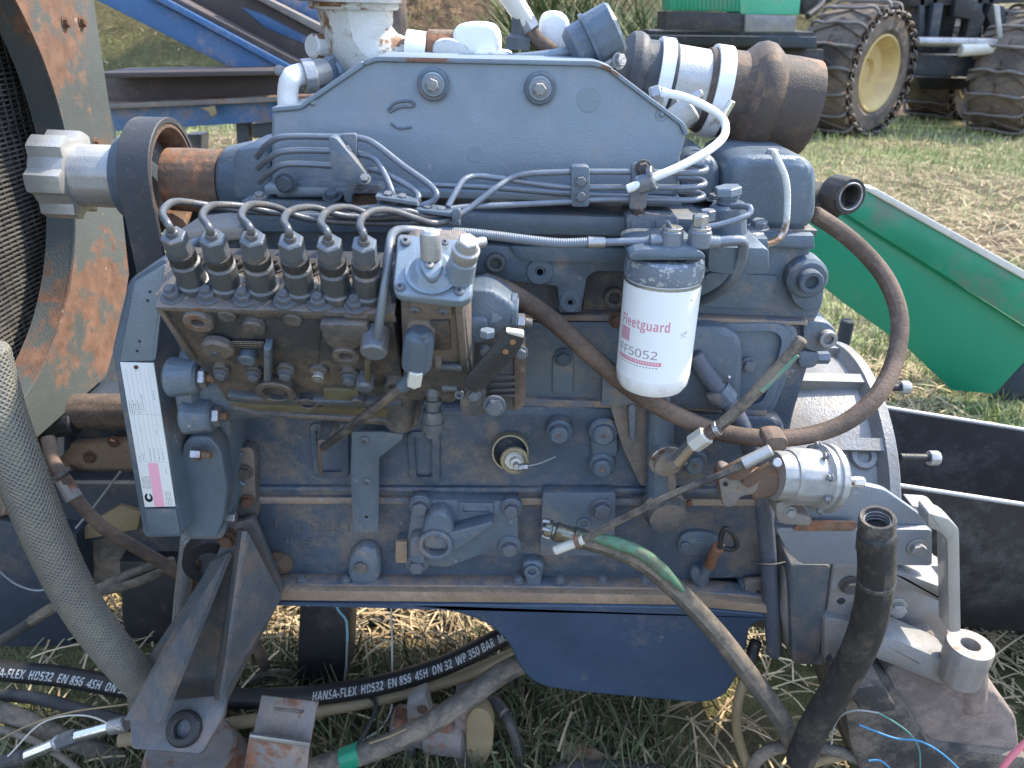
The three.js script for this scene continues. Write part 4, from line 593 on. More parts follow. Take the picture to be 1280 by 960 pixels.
// ---- governor and boost control ----
{
  const G = S('governor', [[500, 372], [580, 374], [592, 470], [568, 505], [505, 500]], .002, .09, M.pump, { fr: PF, b: .004, r: 3, label: 'governor housing with throttle lever behind the injection pump' });
  const gp = { parent: G, fr: PF };
  S('cover_plate', [[512, 378], [564, 379], [565, 398], [514, 397]], .008, .008, M.pump, { ...gp, r: 4, b: .001 }); for (const [x, y] of [[519, 387], [554, 389]]) bolt(x, y, .008, 7, { ...gp, kind: 'screw', m: M.bolt });
  S('cast_rib', [[568, 380], [578, 380], [586, 470], [576, 470]], .008, .012, M.pump, { ...gp, b: .002 }); S('side_panel', [[538, 402], [562, 402], [564, 438], [540, 438]], .005, .006, M.pumpDark, { ...gp, r: 2, b: .001 });
  const AF = new Frame(at(540, 335, .262), V(0, .8, .6));
  const ap = { parent: G, fr: AF };
  S('boost_cover', [[497, 292], [586, 318], [592, 330], [590, 370], [576, 377], [496, 368], [491, 358]].map(([x, y], i) => i === 1 ? [588, 300] : [x, y]), 0, .012, M.paintLight, { ...ap, r: 9, b: .003, bs: 3 });
  S('boost_gasket', [[497, 292], [588, 300], [590, 370], [576, 377], [496, 368], [491, 358]], -.013, .004, M.pump, { ...ap, r: 8, b: .0005 });
  S('boost_base', [[497, 294], [587, 302], [589, 370], [575, 376], [497, 367], [492, 358]], -.018, .014, M.paint, { ...ap, r: 9, b: .003 });
  C('boost_dome', 540, 333, .012, 30, .014, M.paintLight, { ...ap, base: 1.15, c: .25 });
  S('cap_flange', [[523, 330], [530, 316], [548, 312], [554, 322], [552, 338], [544, 348], [534, 348]], .018, .01, M.paintLight, { ...ap, r: 8, b: .002 });
  { const p = AF.at(539, 322, .016), q = p.clone().add(V(0, .036, .004)); L('boost_cap', p, q.clone().sub(p), [[0, 0], [.0098, 0], [.0098, .018], [.0088, .024], [.006, .0265], [0, .027]], M.alu, { parent: G }); }
  bolt(537, 331, .019, 6, { ...ap, kind: 'screw', m: M.steel }); bolt(556, 303, .004, 5, { ...ap, kind: 'screw', m: M.bolt });
  for (const [x, y, r] of [[507, 302, 7], [500, 359, 6.5], [574, 364, 6.5]]) bolt(x, y, .001, r, { ...ap, kind: 'screw', m: M.bolt });
  { const p = AF.at(576, 336, .01), d = V(.22, .85, .45).normalize(), q = p.clone().addScaledVector(d, .014); CA('air_port', p.clone().addScaledVector(d, -.012), q, .0145, .0125, M.paintLight, { parent: G }); L('banjo_union', q, d, [[0, 0], [.0115, 0], [.0125, .002], [.0125, .012], [.0105, .0135], [.0095, .019], [0, .019]], M.alu, { parent: G }); HX('hex_nut', q.clone().addScaledVector(d, .012), q.clone().addScaledVector(d, .023), .0095, M.alu, { parent: G }); CA('air_pipe', at(588, 306, .26), at(606, 302, .25), .0056, .005, M.steel, { parent: G }); }
  // rear housing
  S('governor_cover', [[576, 366], [600, 361], [616, 364], [632, 374], [645, 384], [645, 404], [628, 414], [606, 430], [578, 428]], .175, .055, M.paint, { parent: G, r: 10, b: .012, bs: 4 });
  S('governor_cover_lip', [[574, 398], [606, 398], [610, 404], [606, 430], [576, 428]], .185, .03, M.paint, { parent: G, r: 5, b: .004 });
  CA('shaft_boss', at(612, 388, .155), at(647, 391, .155), .021, .019, M.paintLight, { parent: G }); L('boss_ring', at(640, 390, .155), V(1, 0, 0), ringProf(.021, .018, .006), M.paint, { parent: G });
  HX('hex_nut', at(646, 402, .165), at(656, 403, .165), .0095, M.steel, { parent: G }); CA('stud', at(656, 403, .165), at(665, 404, .165), .0055, .005, M.pump, { parent: G });
  S('governor_lower', [[576, 425], [640, 420], [657, 430], [656, 508], [640, 518], [622, 510], [606, 522], [572, 518]], .135, .1, M.pump, { parent: G, r: 6, b: .006 });
  S('rust_edge', [[642, 432], [658, 430], [657, 510], [642, 516]], .142, .04, M.hoseBrown, { parent: G, r: 4, b: .004 });
  for (const y of [472, 480, 488, 495]) S('cooling_fin', [[612, y], [644, y - 2], [644, y + 1], [612, y + 3]], .141, .01, M.pump, { parent: G, b: .001 });
  S('stop_block', [[574, 476], [606, 474], [606, 522], [574, 522]], .165, .04, M.pump, { parent: G, r: 5, b: .005 });
  HX('hex_bolt', at(609, 412, .2), at(609, 421, .2), .0085, M.paintLight, { parent: G });
  for (const [x, y, r, k] of [[582, 441, 6, 'hexsock'], [605, 438, 6, 'bolt'], [594, 479, 7, 'bolt'], [592, 494, 7, 'bolt'], [574, 492, 6, 'hexsock'], [618, 507, 11, 'bolt'], [651, 441, 7, 'bolt']]) bolt(x, y, .17, r, { parent: G, kind: k, m: M.bolt });
  // throttle lever with two holes and a bent lip
  S('throttle_lever', [[634, 413], [655, 418], [655, 426], [648, 440], [604, 488], [590, 492], [580, 480], [583, 470]], .215, .005, M.black, { parent: G, b: .001, r: 4, holes: [[641, 428, 5.2], [632, 440, 5.2]], label: 'black throttle lever with two holes' });
  for (const [x, y] of [[641, 428], [632, 440]]) C('lever_bush', x, y, .2145, 5.3, .004, M.copper, { parent: G });
  { const l = S('lever_lip', [[632, 414], [655, 417], [655, 423], [634, 417]], .222, .012, M.cream, { parent: G, b: .001, r: 2 }); }
  // shut-off cylinder with ball joint
  const a = at(525, 412, .247), b = at(520, 461, .238), d = b.clone().sub(a), q = d.length(); L('shutoff_cylinder', a, d, [[0, 0], [.008, 0], [.0145, .006], [.0155, .012], [.0155, q - .008], [.0145, q - .003], [.0105, q - .002], [.0105, q + .003], [.0075, q + .004], [.0075, q + .008], [0, q + .008]], M.paint, { parent: G });
  C('shutoff_mount', 525, 412, .238, 19, .03, M.pump, { parent: G }); bolt(530, 422, .262, 4, { parent: G, kind: 'screw' });
  HX('rod_end', at(520, 463, .25), at(517, 481, .245), .0078, M.cream, { parent: G });
  CA('ball_joint', at(519, 470, .236), at(502, 484, .228), .0085, .0075, M.paint, { parent: G }); CA('ball_pin', at(526, 478, .236), at(508, 476, .236), .004, .004, M.steel, { parent: G });
  CA('control_rod', at(512, 476, .23), at(404, 560, .15), .0062, .0048, M.blackDust, { parent: G, label: 'black rod running down to the left from the shut-off cylinder' });
  // small adjusters and the solenoid below
  CA('adjuster_screw', at(551, 458, .2), at(578, 459, .2), .0052, .0052, M.lineDark, { parent: G }); for (let k = 0; k < 8; k++) L('screw_thread', at(552 + k * 3, 458 + k * .15, .2), V(1, 0, 0), ringProf(.0062, .004, .0012, .0002), M.lineDark, { parent: G, seg: 14 });
  S('adjuster_lug', [[542, 444], [552, 444], [553, 464], [543, 464]], .205, .02, M.pump, { parent: G, r: 2, b: .002 }); CA('adjuster_rod', at(545, 449, .195), at(590, 452, .195), .0042, .0042, M.pump, { parent: G });
  const s0 = at(541, 482, .16), s1 = at(540, 545, .165), e = s1.clone().sub(s0), w = e.length() / 63; L('solenoid', s0, e, [[0, 0], [10, 0], [12, 8], [12, 10], [9, 11], [9, 16], [11.5, 17], [11.5, 22], [9, 23], [9, 29], [12, 31], [13.5, 38], [13.5, 44], [15, 45], [15, 54], [11, 55], [11, 62], [0, 63]].map(([r, h]) => [r * mpp(s0), h * w]), M.lineDark, { parent: G });
  S('solenoid_base', [[530, 462], [566, 462], [566, 486], [530, 486]], .155, .05, M.dust, { parent: G, r: 3, b: .004 }); CA('solenoid_pin', at(552, 484, .17), at(572, 485, .17), .006, .005, M.lineDark, { parent: G });
  CA('feed_pump', at(505, 474, .14), at(499, 530, .12), .022, .018, M.pump, { parent: G }); S('feed_pump_lug', [[484, 508], [520, 508], [524, 538], [500, 544], [486, 532]], .11, .05, M.pump, { parent: G, r: 7, b: .006 });
  C('feed_pump_cap', 494, 490, .15, 13, .02, M.pump, { parent: G, hole: .5 });
}
CA('stud_fitting', at(414, 528, .11), at(404, 556, .145), .012, .0075, M.pump); L('stud_ring', at(408, 545, .13), V(-.3, -.6, .5), ringProf(.0105, .007, .006), M.pump); T('hanging_strip', [[400, 556, .14], [399, 572, .138], [402, 592, .13]], .0028, M.hoseBrown);
// return pipe with banjo at the pump
{ const p = PF.at(468, 432, .02); L('banjo_union', p.clone().addScaledVector(PN, -.02), PN, cylProf(.0145, .0135, .03), M.bolt); bolt(470, 440, .02, 8, { fr: PF, m: M.bolt });
  T('return_pipe', [p.clone().add(V(.003, .004, .003)), at(474, 405, .255), at(482, 350, .25), at(487, 308, .235), at(492, 291, .2), at(506, 287, .17), at(550, 291, .14)], .0046, M.line); }

// ---- injector lines ----
const LR = .0036;
const ln = (pts) => T('injector_line', pts, LR, M.line);
const arch = (i, pts) => { const [t, d] = DVTOP[i]; return T('injector_line', [t.clone().addScaledVector(d, -.004), t.clone().addScaledVector(d, .012), ...pts.map((p) => at(...p))], LR, M.lineDark); };
arch(0, [[203, 268, .25], [210, 256, .22], [225, 252, .18], [255, 256, .15], [310, 264, .13], [400, 266, .12], [470, 259, .11], [495, 254, .1]]);
arch(1, [[253, 272, .25], [258, 261, .22], [272, 256, .18], [305, 258, .15], [345, 266, .13], [430, 270, .12], [488, 262, .11], [510, 257, .1]]);
arch(2, [[302, 272, .25], [306, 260, .22], [320, 255, .18], [345, 259, .15], [375, 271, .13], [420, 277, .12], [505, 279, .11], [520, 278, .11], [540, 276, .1]]);
arch(3, [[355, 277, .25], [359, 267, .22], [374, 260, .18], [396, 260, .15], [425, 269, .135], [470, 272, .12], [520, 269, .11], [545, 271, .1]]);
arch(4, [[401, 279, .25], [405, 268, .22], [419, 260, .18], [440, 260, .15], [465, 268, .135], [510, 264, .12], [530, 270, .11], [556, 272, .1]]);
arch(5, [[450, 283, .25], [454, 271, .22], [469, 263, .19], [492, 264, .16], [520, 273, .14], [542, 279, .12], [562, 275, .11], [576, 267, .1]]);
ln([[321, 196, .02], [334, 181, .05], [350, 172, .06], [412, 171, .06], [446, 172, .06], [462, 176, .06], [505, 208, .075], [538, 232, .09], [546, 244, .1], [540, 252, .1], [522, 258, .1]]);
ln([[322, 210, .02], [335, 199, .05], [352, 190, .06], [412, 189, .06], [450, 193, .06], [468, 198, .065], [480, 216, .08], [490, 240, .1], [492, 248, .1]]);
ln([[324, 227, .02], [338, 215, .05], [354, 206, .06], [412, 207, .06], [446, 210, .06], [470, 213, .065], [494, 223, .08], [518, 238, .09], [523, 248, .1], [510, 256, .1]]);
ln([[572, 270, .1], [590, 258, .09], [620, 235, .075], [640, 222, .06], [655, 218, .06], [714, 215, .055], [800, 215, .05], [868, 216, .045], [882, 213, .035], [880, 208, .02], [866, 205, .012], [848, 205, .008]]);
ln([[560, 258, .1], [568, 243, .09], [580, 225, .075], [594, 220, .065], [625, 223, .06], [690, 232, .055], [715, 234, .055], [800, 234, .05], [866, 234, .045], [880, 231, .035], [878, 226, .02], [864, 223, .012], [848, 222, .008]]);
ln([[556, 262, .1], [580, 259, .09], [640, 256, .075], [714, 252, .06], [740, 250, .055], [800, 249, .05], [864, 250, .045], [878, 247, .035], [877, 243, .02], [864, 239, .012], [848, 239, .008]]);
ln([[540, 231, .03], [620, 235, .03], [720, 243, .028], [800, 246, .025]]);
// line clamps
S('line_clamp', rect(714, 208, 737, 259), .064, .018, M.paint, { b: .002, r: 1.5 }); bolt(726, 226, .064, 6.5); bolt(726, 245, .064, 6.5);
S('line_clamp', [[790, 206], [806, 202], [811, 210], [810, 238], [808, 262], [786, 262], [789, 236]], .058, .012, M.paint, { b: .002, r: 3 }); bolt(804, 210, .06, 8, { m: M.pump });
L('cable_clip', at(798, 232, .074), V(.8, .35, .3), ringProf(.0105, .006, .02), M.paint); L('cable_clip', at(812, 222, .075), V(.8, .35, .3), ringProf(.012, .006, .006), M.lineDark); bolt(796, 265, .03, 8, { m: M.pump, dir: V(0, 1, .3) });
S('clamp_bracket', [[424, 168], [445, 167], [446, 206], [424, 206]], .07, .01, M.paint, { b: .0015, r: 1.5 }); bolt(433, 187, .07, 7);
S('clamp_gusset', [[410, 171], [420, 172], [458, 218], [458, 230], [450, 231], [415, 225]], .085, .02, M.paint, { b: .0015, r: 2 }); bolt(456, 224, .086, 6, { dir: V(0, .6, .7) });
S('clamp_foot', [[430, 238], [436, 231], [474, 231], [480, 236], [478, 254], [470, 253], [470, 242], [440, 242], [440, 254], [430, 252]], .06, .025, M.paint, { b: .0015, r: 2 }); bolt(453, 236, .06, 7, { dir: V(0, 1, .4) }); S('clamp_foot_shim', [[440, 244], [470, 244], [470, 256], [440, 256]], .045, .01, M.rust, { b: .001 });
for (const [x0, y0, x1, y1] of [[469, 245, 521, 252], [518, 261, 574, 267]]) { S('line_clamp', [[x0, y0], [x1, y1], [x1 + 2, y1 + 6], [x0 + 1, y0 + 5]], .116, .03, M.paint, { b: .0015 }); S('line_clamp', [[x0 + 1, y0 + 10], [x1 + 1, y1 + 10], [x1 + 1, y1 + 15], [x0 + 2, y0 + 14]], .114, .026, M.paint, { b: .0015 }); bolt(x0 + 16, y0, .105, 5.5, { dir: V(0, 1, .35) }); bolt(x0 + 34, y0 + 3, .105, 5.5, { dir: V(0, 1, .35) }); }
S('clamp_end', [[564, 264], [574, 260], [577, 272], [566, 284]], .122, .012, M.paint, { b: .0015, r: 1 });
// braided return line along the manifold
const braidBump = tex((i, j) => g3(.5 + .5 * Math.sin((i) / NS * Math.PI * 2 * 30) * .6 + .2 * FD(i, j)), .06, false);
const braid = mat(skin([.17, .2, .235], { dust: .25, off: 61, tile: .12 }), .5, .2, braidBump, .0007);
T('braided_line', [[548, 290, .12], [580, 291, .115], [620, 295, .11], [660, 300, .108], [700, 304, .108], [736, 303, .108]], .0056, braid); CA('ferrule', at(734, 303, .108), at(757, 303, .108), .0068, .006, M.steel); T('fuel_pipe', [[755, 303, .108], [790, 302, .108], [826, 301, .108]], .0046, M.line);

// ---- fuel filter ----
{
  const zc = .096, topC = at(832, 318, zc), k = mpp(topC), R = 49.5 * k, dn = V(0, -1, 0);
  const F = L('fuel_filter', topC.clone().add(V(0, -.026, 0)), dn, [[0, 0], [R * .96, 0], [R * .985, .004], [R * .985, .118], [R * .95, .130], [R * .86, .137], [R * .6, .1395], [0, .14]], M.white, { seg: 64, label: 'white spin-on fuel filter with red print' });
  // printed can: u runs round it
  const pm = mat(canvasTex(2048, 1024, (x, w, h) => {
    x.fillStyle = '#e4e7e6'; x.fillRect(0, 0, w, h);
    const R1 = rng(77); for (let i = 0; i < 900; i++) { x.fillStyle = `rgba(${120 + R1() * 60 | 0},${105 + R1() * 50 | 0},${85 + R1() * 40 | 0},${R1() * .14})`; x.fillRect(R1() * w, R1() * h, 1 + R1() * 7, 1 + R1() * 5); }
    x.save(); x.translate(585, 0); x.textAlign = 'left';
    x.fillStyle = '#c98a9b'; x.save(); x.scale(.62, 1); x.font = 'bold 150px sans-serif'; x.fillText('Fleetguard', 0, 430); x.restore();
    for (let i = 0; i < 5; i++) x.fillRect(4 + i * 25, 456, 21, 150);
    x.fillStyle = '#8f8088'; x.font = '128px sans-serif'; x.fillText('FF5052', 0, 745); x.fillStyle = '#cf8496'; x.fillRect(0, 775, 440, 44); x.fillStyle = '#e8d3d8'; for (let i = 0; i < 17; i++) x.fillRect(20 + i * 24, 786, 14, 16);
    x.fillStyle = '#9b9096'; for (let i = 0; i < 14; i++) x.fillRect(30 + i * 28, 838, 18, 12);
    x.restore(); x.fillStyle = '#6d6d6a'; for (let i = 0; i < 26; i++) x.fillRect(1170 + R1() * 60, 440 + R1() * 70, 2 + R1() * 12, 2 + R1() * 6);
    x.fillRect(1230, 95, 18, 9); x.fillRect(1244, 100, 16, 6);
  }), .42, 0, null);
  { const g = new THREE.CylinderGeometry(R * .9862, R * .9862, .112, 64, 1, true); g.rotateY(Math.PI); g.translate(topC.x, topC.y - .026 - .061, topC.z); mesh(g, pm, 'printed_sleeve', F); }
  L('seam_ring', topC.clone().add(V(0, -.027, 0)), dn, ringProf(R * 1.0, R * .9, .004), M.steel, { parent: F });
  const Hd = L('filter_head', topC, dn, [[0, 0], [R * .9, 0], [R * .985, .003], [R * 1.02, .02], [R * .99, .0255], [0, .0255]], mat(skin([.15, .18, .225], { chip: 2.1, chipC: [.5, .52, .53], off: 62, tile: .14 }), .5, .1), { seg: 56 });
  S('filter_head_web', [[786, 316], [800, 311], [868, 311], [882, 318], [882, 326], [786, 326]], .135, .09, M.paint, { r: 6, b: .004, parent: Hd });
  S('filter_bracket', [[886, 308], [962, 310], [962, 342], [925, 345], [884, 340]], .1, .09, M.paint, { b: .003, r: 2, parent: Hd }); S('filter_bracket_top', [[790, 300], [960, 298], [962, 312], [790, 314]], .04, .05, M.paint, { b: .003, parent: Hd });
  S('filter_post', [[782, 268], [848, 270], [848, 308], [784, 308]], .04, .05, M.paint, { b: .003, r: 2 }); S('post_window', [[789, 276], [814, 276], [814, 304], [789, 304]], .0425, .004, M.paint, { b: .001 }); S('post_window', [[820, 276], [842, 276], [842, 304], [820, 304]], .0425, .004, M.paint, { b: .001 });
  const bj = (x, y0, y1, r) => { const p = at(x, y0, .115), q = at(x, y1, .115); CA('banjo_union', p, p.clone().add(V(0, .02, 0)), r * 1.15, r * 1.1, M.line); L('banjo_washer', p.clone().add(V(0, .019, 0)), V(0, 1, 0), cylProf(r * .98, r * .98, .004), M.steel); HX('banjo_bolt', p.clone().add(V(0, .022, 0)), q, r * .85, M.bolt); CA('banjo_stud', q, q.clone().add(V(0, .004, 0)), r * .6, r * .5, M.brass); };
  bj(838, 309, 286, .0115); bj(873, 309, 280, .0115); HX('banjo_bolt', at(875, 283, .115), at(876, 268, .115), .009, M.steel);
  CA('ferrule', at(812, 301, .115), at(828, 300, .115), .0068, .0072, M.line); CA('ferrule', at(882, 303, .115), at(900, 303, .115), .008, .007, M.line);
  T('fuel_pipe', [[895, 303, .115], [916, 301, .115], [928, 302, .112], [928, 318, .105], [921, 340, .095], [908, 358, .07], [890, 370, .04], [872, 378, .01]], .0062, M.line);
  T('leak_pipe', [[880, 284, .1], [900, 281, .1], [926, 273, .1], [937, 267, .095], [938, 260, .09], [930, 258, .08], [915, 258, .06]], .0036, M.line); HX('pipe_nut', at(884, 276, .09), at(885, 262, .09), .009, M.bolt);
  CA('solenoid_body', at(910, 300, .03), at(909, 254, .03), .0225, .0215, M.paint); L('solenoid_cap', at(909, 254, .03), V(0, 1, 0), [[0, 0], [.013, 0], [.013, .003], [.0115, .0035], [.0115, .006], [.013, .0065], [.013, .009], [.0115, .0095], [.0115, .012], [.013, .0125], [.013, .014], [0, .014]], M.paint); HX('hex_nut', at(910, 244, .03), at(910, 233, .03), .0165, M.paintLight); bolt(893, 250, 0, 8, { dir: V(0, 1, 0) });
}
// ---- lower block fittings ----
const brown = T('coolant_hose', [[606, 352, .03], [640, 366, .05], [690, 400, .055], [740, 445, .06], [800, 494, .065], [850, 521, .07], [900, 540, .07], [960, 548, .075], [1015, 543, .07], [1060, 526, .06], [1098, 492, .04], [1120, 445, .0], [1124, 395, -.04], [1108, 350, -.07], [1080, 315, -.09], [1050, 289, -.1], [1018, 268, -.1]], .0118, M.hoseBrown, { label: 'dusty brown hose looping across the engine below the filter' });
L('sender_cup', at(638, 560, .0), V(0, .3, 1), [[0, -.012], [.0225, -.012], [.0235, .028], [.0255, .028], [.0265, .024], [.0265, -.016], [0, -.016]].reverse(), M.sender, { label: 'yellow plated sender cup' });
L('sender', at(643, 574, .03), V(0, .1, 1), [[0, 0], [.017, 0], [.017, .012], [.014, .016], [0, .016]], M.cream); L('sender_ring', at(643, 574, .042), V(0, .1, 1), ringProf(.0195, .014, .006), M.sender); HX('hex_nut', at(644, 577, .045), at(645, 580, .062), .0085, M.cream); CA('sender_stud', at(645, 580, .06), at(645, 584, .074), .0045, .004, M.steel); HX('wire_terminal', at(646, 585, .065), at(660, 583, .065), .005, M.steel);
T('sender_wire', [[658, 583, .065], [675, 579, .06], [694, 571, .045]], .001, M.greyWire);
for (const [x, y, r, h] of [[699, 546, 12, .035], [755, 546, 14, .02], [753, 588, 12.5, .022], [869, 584, 12, .03]]) { C('core_plug_boss', x, y - 5, h * .6, r * 1.35, h, M.paint, { base: 1.1 }); C('core_plug', x, y, h, r, h, M.paint, { c: .1 }); C('plug_dot', x, y, h + .0015, 2.6, .003, M.rust); }
S('cast_bump', [[738, 528], [772, 528], [774, 574], [738, 574]], .008, .02, M.paint, { r: 14, b: .006, bs: 4 });
// filter bracket and lift pump
S('bracket_plate', [[753, 470], [812, 474], [814, 506], [752, 508]], .03, .02, M.paint, { r: 3, b: .002 }); bolt(781, 487, .03, 5, { kind: 'screw', m: M.black }); C('cast_mark', 764, 478, .031, 5, .003, M.pump);
S('bracket_arm', [[762, 506], [812, 506], [814, 612], [800, 606], [778, 560]], .02, .012, M.pump, { r: 3, b: .002 }); S('bracket_web', [[785, 506], [796, 506], [794, 552], [787, 552]], .034, .02, M.paint, { b: .003, r: 2 });
CA('lift_pump_stem', at(826, 512, .03), at(822, 640, .03), .0185, .0185, M.paint); CA('pipe_nipple', at(827, 482, .03), at(826, 516, .03), .012, .013, M.paint);
L('banjo_ring', at(831, 572, .045), V(.15, -.1, 1), ringProf(.0245, .012, .009), M.steel); L('banjo_union', at(832, 574, .045), V(.15, -.1, 1), [[0, 0], [.0215, 0], [.0215, .006], [.019, .008], [.019, .014], [.015, .016], [0, .016]], M.aluDirty);
L('lift_pump', at(827, 628, .025), V(.1, -.1, 1), [[0, 0], [.032, 0], [.032, .014], [.029, .017], [.028, .032], [.026, .036], [0, .036]], M.pump); S('lift_pump_neck', [[812, 590], [846, 590], [848, 616], [812, 616]], .045, .03, M.pump, { r: 6, b: .006 });
HX('hose_nut', at(840, 578, .075), at(852, 571, .085), .0125, M.aluDirty); CA('elbow', at(846, 577, .088), at(869, 552, .1), .0098, .0092, M.chrome); HX('brass_nut', at(865, 556, .098), at(884, 543, .104), .0125, M.cream);
T('ferrule', [[880, 546, .102], [897, 534, .106]], .0085, M.hoseBrown); L('hose_clip', at(893, 537, .105), V(.75, .55, .2), ringProf(.0098, .007, .006), M.steel);
T('fuel_hose', [[892, 538, .105], [915, 519, .108], [950, 484, .11], [980, 452, .112], [1002, 425, .115]], .0072, M.hoseDust, { label: 'cut end of a thin dusty fuel hose' }); T('paint_streak', [[952, 489, .1155], [966, 475, .1165], [980, 461, .1175], [996, 444, .1185]], .0032, mat(skin([.10, .25, .18], { dust: .6, off: 63 }), .6));
T('overflow_pipe', [[868, 446, .02], [884, 470, .025], [903, 494, .03], [920, 520, .035], [938, 560, .035], [952, 610, .035], [958, 670, .035], [963, 740, .03], [968, 815, .02]], .0125, mat(skin([.075, .09, .12], { dust: .35, off: 64 }), .6), { label: 'dark blue-grey overflow pipe running down past the air cylinder' });
L('hose_clamp', at(897, 486, .027), V(.65, -.75, .1), ringProf(.0165, .0125, .022), M.paint); CA('clamp_tail', at(904, 478, .04), at(912, 471, .05), .002, .002, M.steel); S('clamp_lug', [[882, 494], [900, 492], [904, 508], [890, 506]], .045, .012, M.pump, { r: 3, b: .002 }); T('cable_tie', [[940, 703, .05], [962, 706, .055], [985, 702, .045]], .0016, M.black);
// engine side mounting pad
S('mount_pad', [[515, 624], [648, 627], [648, 694], [602, 694], [560, 710], [492, 704], [494, 678], [508, 678], [510, 668]], .026, .035, M.paint, { r: 4, b: .004 });
S('pad_window', [[572, 628], [617, 629], [617, 645], [574, 644]], .029, .006, M.paint, { b: .002, holes: [[[576, 631], [613, 632], [613, 642], [577, 641]]] });
S('pad_edge', [[494, 677], [509, 677], [509, 704], [494, 704]], .031, .008, M.dust, { b: .002 });
S('bore_body', [[529, 650], [545, 637], [563, 644], [568, 664], [566, 690], [524, 688]], .05, .05, M.paint, { r: 14, b: .008, bs: 4 });
C('bore_ring', 544, 683, .058, 22, .03, M.paint, { hole: .72, hd: .02 }); C('bore_floor', 544, 684, .041, 15, .002, M.paint);
S('pad_gusset', [[556, 668], [614, 652], [618, 656], [566, 690]], .052, .026, M.paint, { r: 2, b: .003 }); S('pad_foot', [[512, 672], [530, 670], [532, 706], [512, 704]], .046, .03, M.paint, { r: 3, b: .004 });
for (const [x, y, r] of [[525, 633, 10], [639, 636, 9.5], [637, 684, 10], [521, 706, 9.5]]) { C('bolt_pad', x, y, .03, r * 1.5, .012, M.paint); bolt(x, y, .03, r, { m: M.bolt }); }
C('cast_dot', 639, 653, .028, 2.5, .004, M.paintLight);
S('brace_strip', [[440, 540], [476, 540], [504, 543], [503, 550], [474, 572], [473, 666], [441, 666], [438, 590]], .034, .006, M.paint, { r: 2, b: .0012, holes: [[458, 646, 3.6]] }); C('hole_floor', 458, 646, .029, 4, .003, M.rust, { c: .02 });
bolt(456, 550, .034, 6, { kind: 'screw', m: M.bolt }); bolt(459, 602, .034, 5.5, { kind: 'screw', m: M.bolt });
for (const [w, s] of [['F', [345, 660]], ['1013021', [361, 664]], ['413', [358, 683]]]) { // raised casting characters, each a short bar set
  const SEG = { 0: 'abcdef', 1: 'bc', 2: 'abged', 3: 'abgcd', 4: 'fgbc', F: 'aefg' }; let [x, y] = s; const cw = 6.5, ch = 10;
  const par = new THREE.Group(); par.name = 'casting_mark'; E.add(par); for (const c of w) { const q = { a: [0, 0, 1, 0], b: [1, 0, 1, .5], c: [1, .5, 1, 1], d: [0, 1, 1, 1], e: [0, .5, 0, 1], f: [0, 0, 0, .5], g: [0, .5, 1, .5] };
    const gs = [...SEG[c]].map((k) => { const [a, b, e, f] = q[k]; return tubeGeo([at(x + a * cw, y - ch + b * ch, .0005), at(x + e * cw, y - ch + f * ch, .0005)], .0011, { seg: 6 }); }); mesh(mergeGeometries(gs), M.paintBlockShaded, 'raised_character', par); x += cw * 1.75; } }
S('cast_saddle', [[433, 704], [442, 688], [458, 682], [472, 690], [476, 704], [474, 732], [436, 732]], .02, .03, M.paint, { r: 10, b: .008, bs: 4 }); C('saddle_plug', 450, 712, .028, 8, .02, M.pump);
S('cast_saddle', [[652, 702], [682, 704], [678, 722], [674, 742], [658, 740], [656, 722]], .02, .03, M.paint, { r: 6, b: .006, bs: 3 }); C('boss', 665, 716, .026, 10, .012, M.paint, { hole: .5 });
C('cast_bump', 345, 712, .018, 18, .03, M.rust, { c: .3 });
S('mount_pad', [[678, 616], [770, 616], [768, 696], [675, 694]], .022, .022, M.paint, { r: 2, b: .002 }); bolt(752, 635, .023, 11, { m: M.bolt }); C('boss', 730, 656, .026, 9, .014, M.paint, { hole: .5 });
S('oval_pad', [[846, 682], [852, 668], [866, 664], [890, 666], [902, 674], [896, 688], [880, 696], [850, 694]], .008, .014, M.paint, { r: 10, b: .004 }); S('oval_pad_floor', [[853, 682], [858, 673], [888, 672], [892, 680], [882, 690], [856, 690]], .0095, .006, M.paint, { r: 7, b: .002 }); C('boss', 857, 684, .014, 6, .01, M.paint);
// dipstick with its triangular handle
T('dipstick_handle', [[900, 684, .05], [902, 668, .055], [907, 660, .058], [913, 664, .06], [920, 675, .06], [920, 684, .058], [912, 687, .055], [903, 683, .05]], .0038, M.black, { label: 'black triangular dipstick handle' }); T('dipstick_cap', [[897, 684, .045], [891, 696, .035], [887, 706, .02]], .0085, M.rust); T('dipstick_tube', [[886, 706, .02], [878, 722, .01], [872, 735, .0]], .008, M.paint); S('cast_bump', [[866, 708], [886, 716], [888, 732], [872, 736], [862, 722]], .014, .02, M.paint, { r: 8, b: .005 });
S('block_foot', [[925, 732], [968, 722], [974, 772], [932, 770]], .01, .04, M.paint, { r: 4, b: .004 }); S('foot_patch', [[930, 726], [958, 724], [962, 746], [932, 746]], .016, .01, M.pump, { r: 4, b: .003 }); bolt(921, 752, .02, 7, { m: M.paint }); bolt(948, 740, .017, 2.5, { kind: 'flat', m: M.black });
C('plug_dot', 862, 630, .012, 4, .006, M.rust);
